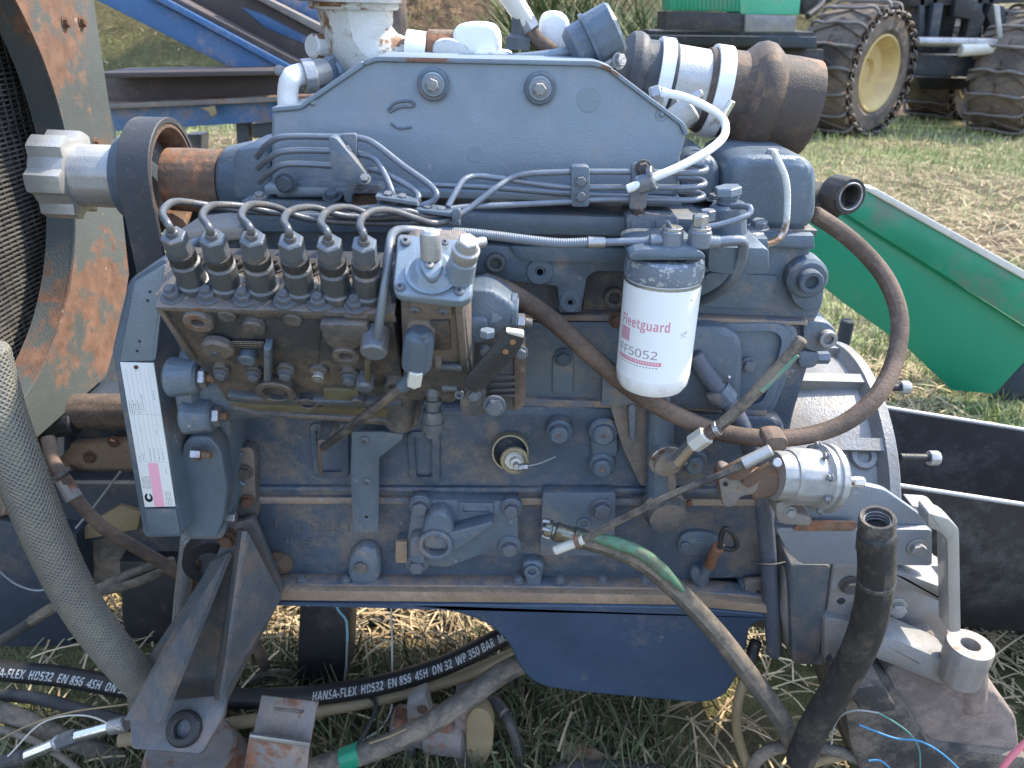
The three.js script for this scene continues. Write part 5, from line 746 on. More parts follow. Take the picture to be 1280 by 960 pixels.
// ---- flywheel housing ----
{
  const X1 = .588, c = V(X1, .495, -.25), Rr = .272, nx = V(-1, 0, 0), x0 = at(990, 520, -.02).x - X1;
  const len = -x0;
  const FH = L('flywheel_housing', c, nx, [[0, 0], [Rr * .985, 0], [Rr, .003], [Rr, .018], [Rr * .97, .022], [Rr * .93, .028], [Rr * .91, len * .85], [Rr * .85, len + .02], [0, len + .02]], M.castGrey, { seg: 72, label: 'grey cast flywheel housing' });
  for (const a of [20, 48, 75, 100, -12]) { const u = V(0, Math.sin(a * D2R), Math.cos(a * D2R)); const g = new THREE.BoxGeometry(len * .9, Rr * .12, .02); const q = new THREE.Matrix4().makeBasis(V(1, 0, 0), u, V(1, 0, 0).cross(u)).setPosition(c.clone().addScaledVector(u, Rr * .925).add(V(-len * .5, 0, 0))); g.applyMatrix4(q); mesh(boxUV(g), M.castGrey, 'housing_rib', FH); }
  const surf = (px, py) => { for (let z = .06; z > -.3; z -= .002) { const p = at(px, py, z); if (Math.hypot(p.y - c.y, p.z - c.z) <= Rr * .92) return p; } return at(px, py, 0); };
  const rad = (p) => V(0, p.y - c.y, p.z - c.z).normalize();
  { const p = surf(1078, 571), d = rad(p); L('boss', p.clone().addScaledVector(d, -.01), d, [[0, .004], [.0105, .004], [.0105, .017], [.0115, .018], [.019, .018], [.021, .015], [.022, 0], [0, 0]].reverse(), M.castGrey, { parent: FH }); }
  for (const [px, py, z] of [[1142, 572, -.02], [1108, 484, -.16]]) { const p = at(px, py, z), e = p.clone().add(V(.022, 0, 0)); CA('stud', p.clone().add(V(-.02, 0, 0)), e, .0058, .0058, M.black, { parent: FH }); L('socket_screw', e, V(1, 0, 0), [[0, 0], [.0105, 0], [.011, .002], [.011, .012], [.0095, .0145], [0, .0145]], M.alu, { parent: FH }); }
  S('housing_side', [[985, 700], [1182, 706], [1184, 760], [1188, 800], [1100, 838], [990, 832], [978, 770]], .05, .1, M.castGrey, { r: 6, b: .008, bs: 3 });
  S('housing_pocket', [[1042, 704], [1112, 704], [1076, 742], [1068, 786], [1030, 780]], .058, .02, M.castGrey, { r: 8, b: .006, bs: 3 });
  S('housing_side_face', [[986, 706], [1040, 706], [1024, 832], [990, 832]], .062, .04, M.mountGrey, { r: 3, b: .005 });
  bolt(1119, 759, .06, 11, { m: M.alu }); bolt(1062, 731, .06, 10, { m: M.pump }); C('boss', 1036, 823, .056, 7, .012, M.pump, { hole: .6 }); C('boss', 1090, 826, .056, 8, .012, M.pump, { hole: .6 }); C('boss', 1052, 752, .06, 5, .006, M.black);
  // bracket plate carrying the air cylinder
  S('cylinder_bracket', [[969, 662], [974, 642], [1040, 612], [1078, 606], [1106, 612], [1166, 654], [1166, 708], [1002, 706], [984, 690]], .1, .012, M.bracket, { r: 3, b: .003 }); S('bracket_fold', [[969, 660], [1166, 662], [1166, 708], [1002, 706], [984, 690]], .112, .012, M.bracket, { r: 3, b: .003 }); S('bracket_tab', [[1138, 632], [1170, 634], [1184, 652], [1166, 656]], .09, .03, M.alu, { b: .003, r: 2 });
  bolt(1146, 684, .113, 9.5, { m: M.steel }); S('rust_patch', [[1000, 652], [1072, 652], [1070, 664], [990, 664]], .114, .004, M.rust, { b: .001, r: 6 });
  // lever arm, ring boss and the web between
  S('support_arm', [[1160, 640], [1186, 648], [1200, 662], [1202, 790], [1186, 792], [1184, 676], [1176, 666], [1160, 660]], .15, .03, M.alu, { b: .003, r: 5 });
  const rc = at(1213, 806, .14); L('ring_boss', rc, V(0, -1, 0), [[.0125, 0], [.013, -.001], [.0298, -.001], [.0308, .001], [.0308, .02], [.028, .062], [.025, .066], [.0125, .066], [.0125, 0]], M.aluDirty, { seg: 48 });
  S('mount_web', [[1086, 800], [1112, 796], [1196, 832], [1206, 862], [1180, 858], [1088, 822]], .135, .06, M.castGrey, { r: 6, b: .006 }); S('housing_side', [[1030, 770], [1130, 790], [1130, 836], [1030, 834]], .07, .05, M.castGrey, { r: 4, b: .006 }); S('mount_web', [[1112, 710], [1190, 738], [1190, 760], [1116, 730]], .115, .06, M.castGrey, { r: 5, b: .006 }); S('mount_web', [[1110, 704], [1184, 708], [1188, 850], [1120, 800]], .06, .03, M.castGrey, { r: 4, b: .005 });
  { const g = slabGeo([[1104, 800], [1170, 790], [1172, 815], [1106, 822]], .08, .06, { b: .006, r: 4 }); mesh(g, M.rubberMount, 'dirt_ledge', E); }
}
// air cylinder with its lever and cable
{
  const a = at(966, 594, .13), b = at(1046, 598, .115), d = b.clone().sub(a).normalize(), q = a.distanceTo(b), u = q / 80, k = mpp(a);
  const A = L('air_cylinder', a, d, [[0, 0], [30 * k, 0], [31 * k, 2 * u], [31 * k, 16 * u], [33 * k, 17 * u], [36 * k, 22 * u], [36 * k, 50 * u], [41 * k, 53 * u], [43 * k, 54 * u], [43 * k, 58 * u], [41 * k, 59 * u], [41 * k, 62 * u], [44 * k, 63 * u], [44 * k, 69 * u], [40 * k, 73 * u], [24 * k, 75 * u], [0, 75 * u]], M.alu, { seg: 48, label: 'round silver air cylinder with a rusty lever' });
  for (let i = 0; i < 9; i++) { const t = i / 9 * 6.283 + .3, e = V(0, Math.cos(t), Math.sin(t)); bolt(i * 10, 5, 0, 0, { p: a.clone().addScaledVector(d, 55 * u).addScaledVector(e, 42 * k), rm: .0042, dir: d.clone().negate(), parent: A, m: M.steel }); }
  CA('air_port', at(1036, 596, .12), at(1056, 599, .12), .0115, .0105, M.alu, { parent: A }); HX('hex_nut', at(1052, 600, .12), at(1062, 600, .12), .0075, M.chrome, { parent: A }); CA('air_nipple', at(1060, 600, .12), at(1070, 601, .12), .005, .005, M.steel, { parent: A }); HX('hex_nut', at(1066, 602, .12), at(1080, 603, .12), .0068, M.cream, { parent: A });
  CA('piston_rod', at(935, 606, .13), at(972, 599, .13), .02, .019, M.rust, { parent: A });
  S('clevis', [[897, 598], [908, 588], [926, 600], [938, 588], [950, 596], [948, 618], [924, 622], [920, 634], [904, 636]], .15, .03, M.rustPlate, { parent: A, r: 4, b: .004 }); S('lever', [[900, 590], [930, 574], [944, 570], [948, 582], [930, 600], [912, 602]], .165, .008, M.rust, { parent: A, r: 3, b: .002 }); S('lever_arm', [[926, 604], [962, 580], [972, 580], [970, 588], [936, 612]], .16, .008, M.rust, { parent: A, r: 3, b: .002 });
  S('lever_head', [[958, 548], [978, 546], [986, 550], [985, 562], [962, 566], [956, 558]], .165, .03, M.hoseBrown, { parent: A, r: 4, b: .003 }); CA('cable_end', at(928, 580, .18), at(964, 562, .178), .0075, .007, M.alu, { parent: A }); bolt(907, 605, .152, 3, { kind: 'flat', m: M.black, parent: A }); CA('pivot_pin', at(966, 580, .165), at(972, 578, .175), .0058, .0058, M.steel, { parent: A });
  S('foot_bracket', [[970, 628], [990, 626], [992, 640], [1016, 648], [1014, 658], [976, 656], [970, 646]], .135, .04, M.aluDirty, { parent: A, r: 3, b: .003 }); bolt(988, 640, .136, 6, { m: M.alu, parent: A });
  T('throttle_cable', [at(932, 580, .18), at(905, 592, .18), at(850, 614, .175), at(780, 648, .16), at(726, 676, .15)], .0044, M.blackDust); T('throttle_cable_end', [at(728, 675, .15), at(715, 680, .15), at(694, 688, .15)], .0062, M.cream, { label: 'white plastic end of the throttle cable' }); L('cable_stop', at(724, 676, .15), V(-.9, -.35, 0), ringProf(.0092, .006, .006), M.rust);
}
// ---- left mounting bracket ----
{
  const MB = S('mount_bracket', [[268, 700], [288, 655], [316, 648], [354, 738], [348, 748], [279, 880], [250, 888], [160, 902], [158, 872], [168, 848]], .04, .012, M.mountGrey, { r: 3, b: .002, label: 'grey welded engine mounting bracket with a ring at its foot' });
  const mp = { parent: MB };
  const gus = (n, A, B, C2, D, m) => { const P = [A, B, C2, D].map((p) => at(...p)), nrm = P[1].clone().sub(P[0]).cross(P[3].clone().sub(P[0])).normalize(), t = .0035; const pos = []; const top = P.map((p) => p.clone().addScaledVector(nrm, t)), bot = P.map((p) => p.clone().addScaledVector(nrm, -t)); const quad = (a, b, c, d) => [a, b, c, a, c, d].forEach((v) => pos.push(v.x, v.y, v.z)); quad(...top); quad(bot[3], bot[2], bot[1], bot[0]); for (let i = 0; i < 4; i++) { const j = (i + 1) % 4; quad(bot[i], bot[j], top[j], top[i]); } const g = new THREE.BufferGeometry(); g.setAttribute('position', new THREE.Float32BufferAttribute(pos, 3)); g.computeVertexNormals(); return mesh(boxUV(g), m, n, MB); };
  gus('side_plate', [266, 702, .05], [288, 692, .062], [203, 902, .158], [158, 900, .138], M.mountGrey);
  gus('center_rib', [300, 660, .05], [306, 664, .1], [278, 874, .15], [268, 874, .06], M.mountGrey); gus('side_plate', [310, 668, .1], [350, 745, .055], [284, 872, .1], [276, 868, .15], M.mountGrey);
  S('foot_plate', [[161, 886], [200, 876], [284, 868], [279, 896], [251, 943], [164, 936]], .0, .01, M.mountGrey, { ...mp, fr: new Frame(at(225, 910, .12), V(-.1, .75, .65)), r: 6, b: .002 });
  const rf = new Frame(at(228, 911, .128), V(-.1, .75, .65)); const p = rf.at(228, 911); L('ring_boss', p.clone().addScaledVector(rf.n, -.01), rf.n, [[.0135, 0], [.0135, .012], [.016, .014], [.024, .013], [.027, .009], [.027, 0], [.0135, 0]], M.black, { ...mp, seg: 36 }); C('ring_floor', 228, 911, -.012, 13, .004, M.black, { ...mp, fr: rf });
  bolt(335, 737, .052, 9, { ...mp, m: M.boltRust }); bolt(284, 674, .05, 9, { ...mp, m: M.boltRust });
}
// ======================= THINGS ROUND THE ENGINE =======================
const hose = (name, pts, r, m, label, cat = 'hose', o = {}) => { const P = pts.map((p) => at(...p)); const t = thing(name, P[0], label, cat); T('tube', P, r, m, { parent: t, ...o }); return t; };
// a hose whose printed side faces one way along its whole length
function printedHose(name, pts, r, m, label, face) {
  const P = pts.map((p) => at(...p)), c = new THREE.CatmullRomCurve3(P, false, 'centripetal'), len = c.getLength(), n = 140, rs = 24, pos = [], uv = [], nor = [], ix = [];
  for (let i = 0; i <= n; i++) { const p = c.getPointAt(i / n), t = c.getTangentAt(i / n), f = face.clone().addScaledVector(t, -face.dot(t)).normalize(), s = f.clone().cross(t); for (let j = 0; j <= rs; j++) { const a = (j / rs - .5) * Math.PI * 2, d = f.clone().multiplyScalar(Math.cos(a)).addScaledVector(s, Math.sin(a)); pos.push(p.x + d.x * r, p.y + d.y * r, p.z + d.z * r); nor.push(d.x, d.y, d.z); uv.push(i / n * len, j / rs); } }
  for (let i = 0; i < n; i++) for (let j = 0; j < rs; j++) { const a = i * (rs + 1) + j, b = a + rs + 1; ix.push(a, b, a + 1, b, b + 1, a + 1); }
  const g = new THREE.BufferGeometry(); g.setAttribute('position', new THREE.Float32BufferAttribute(pos, 3)); g.setAttribute('normal', new THREE.Float32BufferAttribute(nor, 3)); g.setAttribute('uv', new THREE.Float32BufferAttribute(uv, 2)); g.setIndex(ix);
  const t = thing(name, P[0], label, 'hose'); mesh(g, m, 'tube', t); return t;
}
{
  const tx = canvasTex(2048, 256, (x, w, h) => { x.fillStyle = '#1e1e1f'; x.fillRect(0, 0, w, h); const R = rng(31); for (let i = 0; i < 5000; i++) { const v = 50 + R() * 70 | 0; x.fillStyle = `rgba(${v + 18},${v + 6},${v - 8},${R() * .22})`; x.fillRect(R() * w, R() * h, 1 + R() * 16, 1 + R() * 3); }
    x.fillStyle = '#a9aaa8'; x.font = 'italic bold 50px sans-serif'; x.textBaseline = 'middle'; x.save(); x.scale(.94, 1); x.fillText('HANSA-FLEX  HD532  EN 856  4SH  DN 32  WP 350 BAR  MSHA 1CH 2', 6, h / 2); x.restore(); for (let i = 0; i < 260; i++) { x.fillStyle = '#232323'; x.fillRect(R() * w, h / 2 - 36 + R() * 72, 2 + R() * 9, 2 + R() * 4); } });
  tx.wrapS = tx.wrapT = THREE.RepeatWrapping; tx.repeat.set(1 / .62, 1); tx.offset.set(-.11, 0);
  const hm = mat(tx, .5, 0, null);
  printedHose('hydraulic_hose', [[-70, 826, -.1], [0, 838, -.1], [80, 846, -.1], [160, 860, -.1], [240, 870, -.1], [320, 873, -.1], [400, 868, -.1], [480, 855, -.11], [560, 830, -.13], [630, 795, -.16], [720, 750, -.2]], .019, hm, 'black hydraulic hose with white lettering lying behind the bracket and under the pan', V(0, .62, .78));
}
// wide braided hose, left
const weave = tex((i, j) => { const u = i / NS * 22, v = j / NS * 22, a = Math.abs(((u + v) % 1) - .5), b = Math.abs((((u - v) % 1) + 1) % 1 - .5); return g3(Math.max(a, b) * 2); }, .16, false), weaveC = tex((i, j) => { const u = i / NS * 22, v = j / NS * 22, a = Math.abs(((u + v) % 1) - .5), b = Math.abs((((u - v) % 1) + 1) % 1 - .5), k = Math.max(a, b) * 2, d = FB(i, j), c = FD(i, j); return mix3(mix3([.10, .102, .096], [.25, .25, .23], k * k), [.21, .21, .17], sst(.45, .6, d) * (.5 + .4 * c)); }, .16);
{ const h = hose('braided_hose', [[-22, 440, .12], [0, 520, .13], [26, 590, .13], [60, 676, .12], [98, 752, .1], [136, 806, .08], [180, 856, .04]], .0295, mat(weaveC, .6, .1, weave, .0018), 'wide grey braided hose hanging at the left edge', 'hose'); h.children[0].name = 'braided_tube'; }
{ const t = hose('rubber_hose', [[60, 548, -.12], [66, 575, -.1], [76, 592, -.08], [94, 622, -.07], [130, 660, -.07], [180, 690, -.08], [224, 718, -.1], [300, 780, -.15], [330, 830, -.2], [340, 880, -.22]], .0105, M.hoseBrown, 'thin brown rubber hose with a crimped fitting left of the data plate'); CA('crimp_ferrule', at(78, 598, -.078), at(93, 624, -.068), .0125, .0135, M.aluDirty, { parent: t }); L('ferrule_ring', at(75, 590, -.08), V(.5, -.85, .1), ringProf(.015, .01, .007), M.pump, { parent: t }); }
{ const t = hose('drain_hose', [[40, 776, -.02], [70, 758, -.03], [120, 738, -.05], [170, 716, -.1], [216, 702, -.14]], .0095, M.hoseDust, 'dusty thin hose lying across the dark frame at lower left'); T('hose_loop', [[120, 742, -.05], [170, 728, -.07], [218, 708, -.12]], .0075, M.hoseDust, { parent: t }); T('hose_tail', [[42, 775, -.02], [20, 790, -.02], [-15, 810, -.02]], .009, M.rubber, { parent: t }); }
// chassis at left
{
  const C0 = thing('chassis_frame', at(100, 700, -.3), 'dark machine chassis with tan crossmember and tube behind the data plate', 'chassis'), p = { parent: C0 };
  CA('cross_tube', at(60, 514, -.36), at(220, 514, -.36), .034, .034, M.hoseBrown, p); CA('tube_end', at(62, 528, -.34), at(96, 528, -.34), .03, .026, M.black, p);
  S('cross_member', [[30, 560], [100, 556], [240, 548], [240, 604], [50, 604]], -.4, .03, M.cardboard, { ...p, b: .004 }); S('cross_lip', [[44, 598], [240, 596], [240, 608], [52, 606]], -.37, .05, M.hoseTan, { ...p, b: .003 }); for (const [x, y] of [[112, 572], [142, 552], [90, 588]]) bolt(x, y, -.395, 6, { parent: C0, m: M.boltRust });
  S('side_rail', [[50, 604], [240, 606], [240, 690], [160, 690], [140, 672], [56, 690]], -.34, .05, M.chassis, { ...p, b: .004 }); S('rail_gusset', [[-20, 540], [40, 545], [60, 600], [30, 640], [-20, 650]], -.3, .03, M.rust, { ...p, b: .003 }); S('lower_rail', [[-60, 640], [96, 668], [100, 740], [90, 808], [-60, 812]], -.3, .2, M.chassis, { ...p, b: .006 });
  S('tan_plate', [[102, 672], [160, 668], [152, 726], [112, 740]], -.36, .02, M.hoseDust, { ...p, b: .003 }); S('black_box', [[148, 702], [300, 706], [300, 790], [210, 860], [156, 838]], -.32, .14, M.black, { ...p, b: .006 }); S('wide_lip', [[96, 664], [150, 632], [176, 640], [172, 662], [100, 676]], -.33, .03, M.hoseTan, { ...p, b: .003 });
  S('cross_beam', [[375, 754], [437, 756], [432, 862], [370, 862]], -.2, .1, M.black, { ...p, b: .004 }); { const fb = new THREE.BoxGeometry(1.9, .2, .07); fb.translate(-.45, .46, -.46); mesh(boxUV(fb), M.chassis, 'added_shade_rail', C0); } T('thin_line', [[-10, 705, -.28], [20, 730, -.28], [50, 738, -.28], [90, 716, -.28]], .002, M.greyWire, p); T('thin_line', [[150, 590, -.3], [120, 630, -.3], [95, 660, -.3]], .0022, M.greyWire, p);  // unseen long rail added so its shadow darkens the ground under the engine
}
{ const t = thing('drain_pipe', at(232, 720, -.06), 'short silver corrugated pipe below the data plate cover', 'pipe'); T('pipe', [[236, 672, -.06], [232, 710, -.06], [228, 745, -.07], [222, 812, -.09]], .0135, mat(skin([.3, .31, .31], { dust: .35, off: 81, tile: .1 }), .5, .4, weave, .002), { parent: t }); L('pulley_hub', at(262, 690, -.06), V(.3, 0, 1), ringProf(.04, .02, .03), M.black, { parent: t }); }
// printed bits at lower left
{ const t = thing('hydraulic_fitting', at(80, 935, .06), 'silver and black hydraulic hose fitting at the lower left corner', 'fitting'), q = (x0, y0, x1, y1, r, m, n) => CA(n, at(x0, y0, .06), at(x1, y1, .06), r, r, m, { parent: t }); q(-20, 962, 34, 944, .013, M.rubber, 'hose'); q(30, 946, 72, 929, .0105, M.chrome, 'ferrule'); HX('hex_nut', at(70, 930, .06), at(96, 920, .06), .0135, M.lineDark, { parent: t }); q(94, 921, 142, 908, .0095, M.chrome, 'stem'); q(138, 909, 158, 904, .013, M.steel, 'sleeve'); L('ferrule_ring', at(72, 929, .06), V(.92, .35, 0), ringProf(.0135, .009, .006), M.steel, { parent: t }); }
hose('old_hose', [[-30, 880, -.02], [30, 900, -.02], [90, 926, -.02], [150, 950, -.02]], .0165, M.hoseDust, 'dusty old hose end on the ground at lower left');
hose('yellow_rod', [[150, 925, .0], [240, 915, -.03], [300, 903, -.05], [400, 888, -.09], [500, 868, -.12], [580, 844, -.15], [640, 818, -.18], [690, 795, -.2]], .0125, M.hoseTan, 'long yellow-brown tube lying under the engine', 'tube');
{ const t = hose('flat_hose', [[330, 985, .06], [400, 958, .05], [460, 940, .045], [520, 914, .04], [580, 876, .02], [630, 840, -.03], [700, 810, -.1]], .0185, M.hoseDust, 'dusty brown hose in front of the yellow-brown tube'); L('green_band', at(428, 950, .049), V(.9, .33, -.15), ringProf(.0198, .018, .034), M.greenDark, { parent: t }); T('worn_edge', [[462, 929, .058], [488, 920, .056], [508, 911, .054]], .002, M.hoseTan, { parent: t }); }
{ // small motor lying on the ground
  const a = at(492, 905, -.07), b = at(596, 918, -.05), d = b.clone().sub(a).normalize(), q = a.distanceTo(b), t = thing('hydraulic_motor', a.clone().setY(.02), 'dusty brown motor lying on the ground under the hoses', 'motor');
  L('motor_body', a, d, [[0, 0], [.03, 0], [.036, .006], [.036, q * .4], [.044, q * .42], [.044, q * .86], [.03, q * .9], [0, q * .9]], M.rustPlate, { parent: t }); S('end_cover', [[592, 884], [610, 888], [618, 906], [616, 938], [606, 958], [590, 960], [582, 940], [582, 900]], -.02, .03, M.hoseTan, { parent: t, r: 10, b: .005 }); S('motor_flange', [[568, 880], [594, 878], [590, 966], [566, 966]], -.03, .05, M.rubberMount, { parent: t, r: 5, b: .004 }); S('mount_lug', [[508, 880], [532, 868], [540, 900], [524, 930], [510, 920]], -.02, .03, M.aluDirty, { parent: t, r: 4, b: .003 }); CA('motor_leg', at(514, 925, -.04), at(508, 966, -.04), .012, .012, M.pump, { parent: t }); bolt(528, 886, -.019, 5, { parent: t, m: M.boltRust });
}
{ const t = hose('rubber_hose', [[604, 872, -.12], [622, 880, -.09], [636, 902, -.06], [648, 935, -.04], [652, 985, -.02]], .0105, M.rubber, 'short black hose with a worn silver end beside the motor'); T('worn_end', [[606, 873, -.118], [620, 879, -.09], [630, 891, -.07]], .0112, M.pump, { parent: t }); T('second_hose', [[598, 920, -.1], [622, 934, -.08], [636, 956, -.06], [640, 985, -.05]], .0105, M.rubber, { parent: t }); }
{ // bent steel plate
  const t = thing('bent_plate', at(350, 950, .05), 'bent rusty steel plate at the bottom edge right of the bracket', 'steel plate'), f1 = new Frame(at(355, 900, .06), V(.06, .72, .69)), f2 = new Frame(at(345, 930, .1), V(.02, .25, .97));
  S('upper_leaf', [[327, 869], [398, 877], [387, 934], [315, 923]], 0, .007, M.rustPlate, { parent: t, fr: f1, b: .0015 }); S('lower_leaf', [[311, 921], [387, 932], [382, 990], [300, 990]], .0, .007, M.rustPlate, { parent: t, fr: f2, b: .002 }); S('bare_edge', [[312, 918], [388, 929], [387, 935], [311, 924]], .003, .008, M.steel, { parent: t, fr: f2, b: .002 }); S('slot_mark', [[342, 884], [380, 888], [378, 892], [342, 888]], .0015, .003, M.blackDust, { parent: t, fr: f1, b: .0004 });
}
{ // mounts
  const c = at(242, 955, .04), t = thing('rubber_mount', c.clone().setY(.05), 'brown conical rubber mount under the ring of the engine bracket', 'rubber mount'); L('cone', V(c.x, c.y - .08, c.z), V(0, 1, 0), [[0, 0], [.098, 0], [.1, .02], [.092, .07], [.076, .112], [.07, .118], [0, .12]], M.rustPlate, { parent: t, seg: 40 }); L('base', V(c.x, c.y - .1, c.z), V(0, 1, 0), cylProf(.1, .1, .022), M.hoseBrown, { parent: t });
  const u = thing('engine_mount', at(1200, 930, .1), 'big dusty rubber mount under the ring boss at lower right', 'engine mount'); S('rubber_block', [[1106, 836], [1150, 834], [1200, 846], [1246, 866], [1272, 898], [1276, 945], [1164, 940], [1136, 910], [1116, 872]], .125, .14, M.rubberMount, { parent: u, r: 10, b: .007, bs: 4 }); S('mount_base', [[1052, 862], [1112, 850], [1166, 935], [1290, 948], [1290, 1010], [1090, 1010], [1062, 930]], .14, .2, M.blackDust, { parent: u, r: 6, b: .008 }); S('mount_step', [[1060, 862], [1104, 856], [1124, 890], [1078, 894]], .17, .05, M.blackDust, { parent: u, r: 4, b: .005 }); CA('center_bolt', at(1213, 880, .11), at(1213, 830, .11), .024, .022, M.rubberMount, { parent: u });
}
{ // standing hose with its open fitting
  const t = hose('hydraulic_hose', [[1096, 668, .25], [1096, 710, .245], [1090, 760, .235], [1076, 806, .22], [1050, 856, .2], [1020, 905, .18], [1000, 950, .17]], .0208, M.hoseBlack, 'thick black hose standing upright with an open threaded fitting'), c = at(1097, 648, .25), k = mpp(c), d = at(1096, 700, .247).sub(c).normalize().negate();
  d.add(V(0, .1, .12)).normalize(); L('open_fitting', c.clone().addScaledVector(d, -.03), d, [[0, .005], [15.5 * k, .005], [16 * k, .03], [17 * k, .032], [20.5 * k, .032], [22 * k, .029], [22 * k, .012], [21 * k, .006], [21 * k, -.02], [20 * k, -.024], [0, -.024]].reverse(), M.blackDust, { parent: t, seg: 36 }); for (let i = 0; i < 4; i++) L('inner_thread', c.clone().addScaledVector(d, -.02 + i * .005), d, ringProf(16.2 * k, 14.6 * k, .0022, .0002), M.steel, { parent: t }); HX('hex_collar', c.clone().addScaledVector(d, -.058), c.clone().addScaledVector(d, -.028), 22.5 * k, M.blackDust, { parent: t }); CA('ferrule', at(1096, 726, .243), c.clone().addScaledVector(d, -.05), 23 * k, 21 * k, M.black, { parent: t }); L('ferrule_ring', at(1095, 727, .243), d, ringProf(24 * k, 20 * k, .006), M.blackDust, { parent: t });
}
{ // green-painted hose with crimped end
  const t = hose('hydraulic_hose', [[728, 674, .1], [760, 683, .105], [800, 700, .11], [850, 742, .115], [900, 796, .12], [940, 848, .125], [974, 895, .13], [1000, 945, .13]], .0138, M.hoseDust, 'dusty hose with green paint along its top, its open silver end beside the mounting pad', 'hose', { taper: (k) => .95 + .22 * k }); const a = at(680, 660, .095), b = at(735, 676, .1), d = b.clone().sub(a).normalize();
  L('crimped_end', a, d, [[.006, 0], [.0125, 0], [.0135, .002], [.0135, .009], [.011, .011], [.011, .014], [.0135, .016], [.0135, .022], [.0125, .024], [.0125, .04], [.0145, .042], [.0145, .056], [.013, .058], [.006, .058], [.006, 0]], mat(skin([.2, .2, .17], { dust: .4, dustC: [.06, .055, .04], off: 83, vary: .6 }), .3, .8), { parent: t }); for (let i = 0; i < 6; i++) { const an = i * 1.05, q = V(0, Math.cos(an), Math.sin(an)); CA('claw', a.clone().addScaledVector(q, .011).addScaledVector(d, -.003), a.clone().addScaledVector(q, .0125).addScaledVector(d, .008), .0035, .0035, M.steel, { parent: t }); }
  T('green_paint', [[724, 668, .106], [752, 674, .112], [780, 682, .117], [806, 694, .121], [832, 716, .124], [854, 738, .127]].map(([x, y, z]) => [x, y, z]), .0088, mat(skin([.075, .21, .125], { dust: .6, dustC: [.11, .09, .065], chip: .9, chipC: [.05, .07, .05], off: 84, tile: .1 }), .6), { parent: t, taper: (k) => Math.min(1, .35 + 2.5 * Math.min(k, 1 - k)) });
}
{ const t = hose('thin_hose', [[944, 806, .0], [934, 840, .02], [924, 872, .03], [921, 905, .03], [928, 940, .03], [948, 985, .03]], .0085, M.hoseTan, 'thin tan hose curling down right of the oil pan'); T('dark_end', [[945, 802, -.004], [938, 826, .013], [930, 852, .0225]], .0098, M.rubber, { parent: t }); }
hose('cable_loop', [[936, 985, .12], [944, 952, .13], [966, 936, .13], [1004, 932, .13], [1050, 940, .13], [1084, 956, .12], [1110, 985, .1]], .0095, M.hoseDust, 'dark dusty cable loop at the bottom edge, nearest the upright hose', 'cable');
hose('cable_loop', [[980, 990, .1], [1000, 962, .11], [1040, 946, .12], [1090, 940, .12], [1140, 942, .12], [1180, 954, .12], [1205, 985, .12]], .0085, M.hoseTan, 'tan dusty cable running right along the bottom edge under the blue wires', 'cable');
hose('blue_wire', [[1074, 906, .2], [1094, 914, .205], [1120, 923, .21], [1148, 926, .215], [1172, 938, .22], [1206, 968, .22]], .0014, M.blueWire, 'longer bright blue wire on the black mount base', 'wire');
hose('blue_wire', [[1086, 951, .22], [1098, 950, .22], [1110, 958, .22], [1122, 975, .22]], .0014, M.blueWire, 'short blue wire end at the bottom edge below the mount', 'wire');
hose('green_wire', [[1098, 891, .2], [1120, 904, .205], [1138, 918, .21], [1148, 934, .215], [1150, 975, .22]], .0013, M.greenWire, 'thin green wire crossing the blue wire', 'wire');
hose('grey_wire', [[1039, 930, .19], [1042, 910, .19], [1052, 894, .19], [1070, 888, .195], [1098, 891, .2]], .0013, M.greyWire, 'thin grey wire arching beside the upright hose', 'wire');
hose('pink_wire', [[1246, 970, .22], [1262, 948, .22], [1278, 932, .22], [1300, 912, .22]], .0042, M.pinkWire, 'pink wire in the lower right corner', 'wire');
{ const t = hose('teal_wire', [[418, 752, -.2], [424, 764, -.2], [432, 774, -.2], [434, 790, -.2], [434, 804, -.2]], .0026, M.tealWire, 'pale teal wire hanging below the pan rail', 'wire'); T('lower_run', [[434, 800, -.2], [433, 830, -.19], [430, 872, -.17], [440, 900, -.14], [447, 928, -.12]], .0024, M.greyWire, { parent: t }); }
hose('white_string', [[489, 752, -.18], [490, 800, -.18], [490, 860, -.14], [488, 890, -.1], [474, 912, -.08], [452, 926, -.07]], .0019, M.cream, 'thin pale cord hanging below the middle of the pan rail', 'cord');
{ const t = hose('black_cable', [[440, 860, -.3], [438, 800, -.36], [452, 782, -.38], [480, 776, -.4], [506, 786, -.4], [530, 806, -.38], [550, 822, -.36]], .0085, M.rubber, 'black cable looping over the straw under the engine', 'cable'); T('second_run', [[488, 758, -.42], [505, 778, -.42], [528, 800, -.4], [560, 818, -.38]], .011, M.rubber, { parent: t }); }
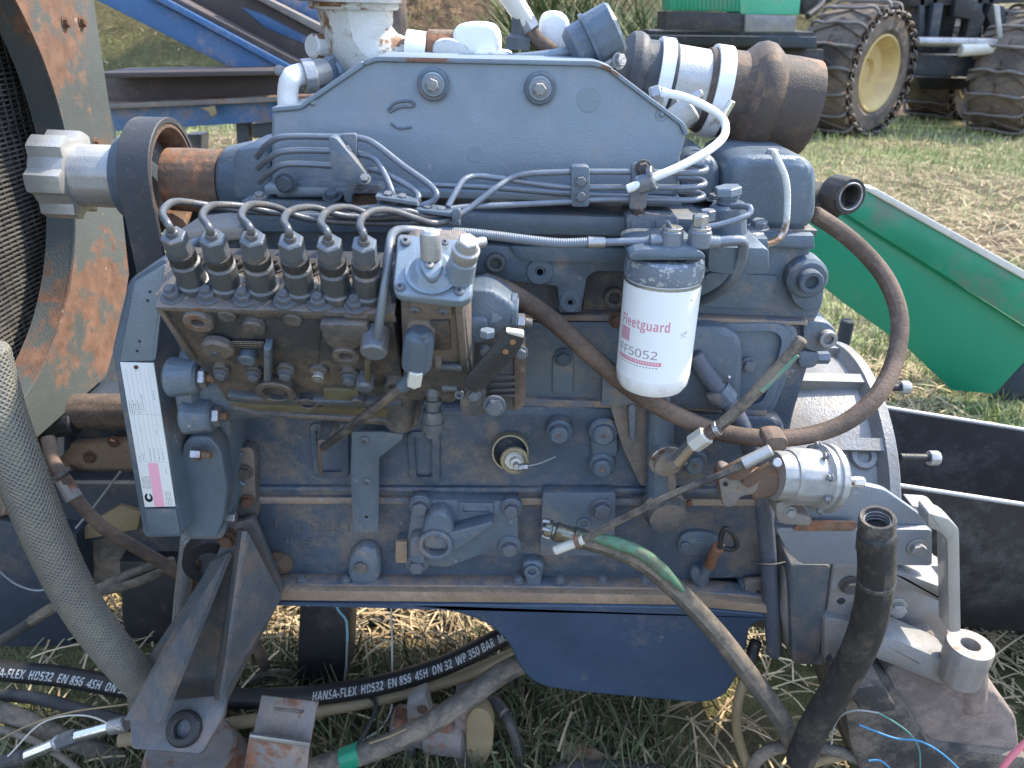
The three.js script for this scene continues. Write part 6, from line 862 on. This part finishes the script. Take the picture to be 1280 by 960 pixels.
{ const t = thing('black_clip', at(485, 838, -.36), 'small black plastic box on the straw under the engine', 'box'); S('clip_body', [[466, 826], [504, 820], [506, 846], [468, 850]], -.36, .04, M.black, { parent: t, r: 3, b: .003 }); S('clip_tab', [[456, 818], [474, 812], [476, 820], [460, 826]], -.35, .006, M.greenWire, { parent: t, b: .001 }); }
{ const f = new Frame(V(0, .035, 0), V(.1, .95, .25)), t = thing('dry_leaf', f.at(735, 945), 'dry tan leaf lying in the grass below the oil pan', 'leaf'); S('leaf_blade', [[690, 924], [726, 930], [772, 948], [800, 975], [740, 985], [712, 956]], 0, .003, M.cardboard, { parent: t, fr: f, r: 6, b: .0008 }); S('leaf_curl', [[752, 942], [776, 950], [800, 975], [776, 966]], .006, .003, M.hoseTan, { parent: t, fr: f, r: 4, b: .0008 }); }
{ const t = hose('straw_stalk', [[-10, 930, .08], [40, 905, .09], [90, 890, .09], [160, 880, .08]], .0016, M.hoseTan, 'long bent dry grass stalk over the fitting at lower left', 'stalk'); T('side_stalk', [[10, 945, .09], [60, 900, .09], [110, 895, .085], [150, 912, .08]], .0014, M.cream, { parent: t }); }
hose('rubber_hose', [[-30, 868, -.06], [40, 872, -.06], [110, 890, -.05], [180, 912, -.03], [240, 960, 0]], .0115, M.rubber, 'black rubber hose on the ground just below the lettered hose, lower left');
hose('thin_cable', [[-20, 905, .0], [50, 930, .02], [100, 965, .04], [120, 990, .05]], .006, M.hoseDust, 'thin dusty cable at the bottom left corner beside the silver fitting', 'cable');
hose('thin_cable', [[410, 985, .0], [440, 940, -.03], [462, 905, -.06], [470, 880, -.09], [452, 868, -.12], [436, 880, -.12]], .0042, M.rubber, 'thin black cable curling up right of the bent plate', 'cable');
hose('rubber_hose', [[650, 985, .02], [700, 962, .0], [790, 958, -.02], [860, 972, .0], [900, 990, .02]], .0095, M.rubber, 'black hose half hidden in the grass below the oil pan');
hose('thin_cable', [[300, 858, -.16], [340, 840, -.2], [372, 846, -.22], [392, 870, -.2]], .006, M.hoseDust, 'thin dusty cable looping behind the top of the bent plate', 'cable');
scene.traverse((o) => { if (o.isMesh) { o.castShadow = true; o.receiveShadow = true; } });
renderer.render(scene, camera);
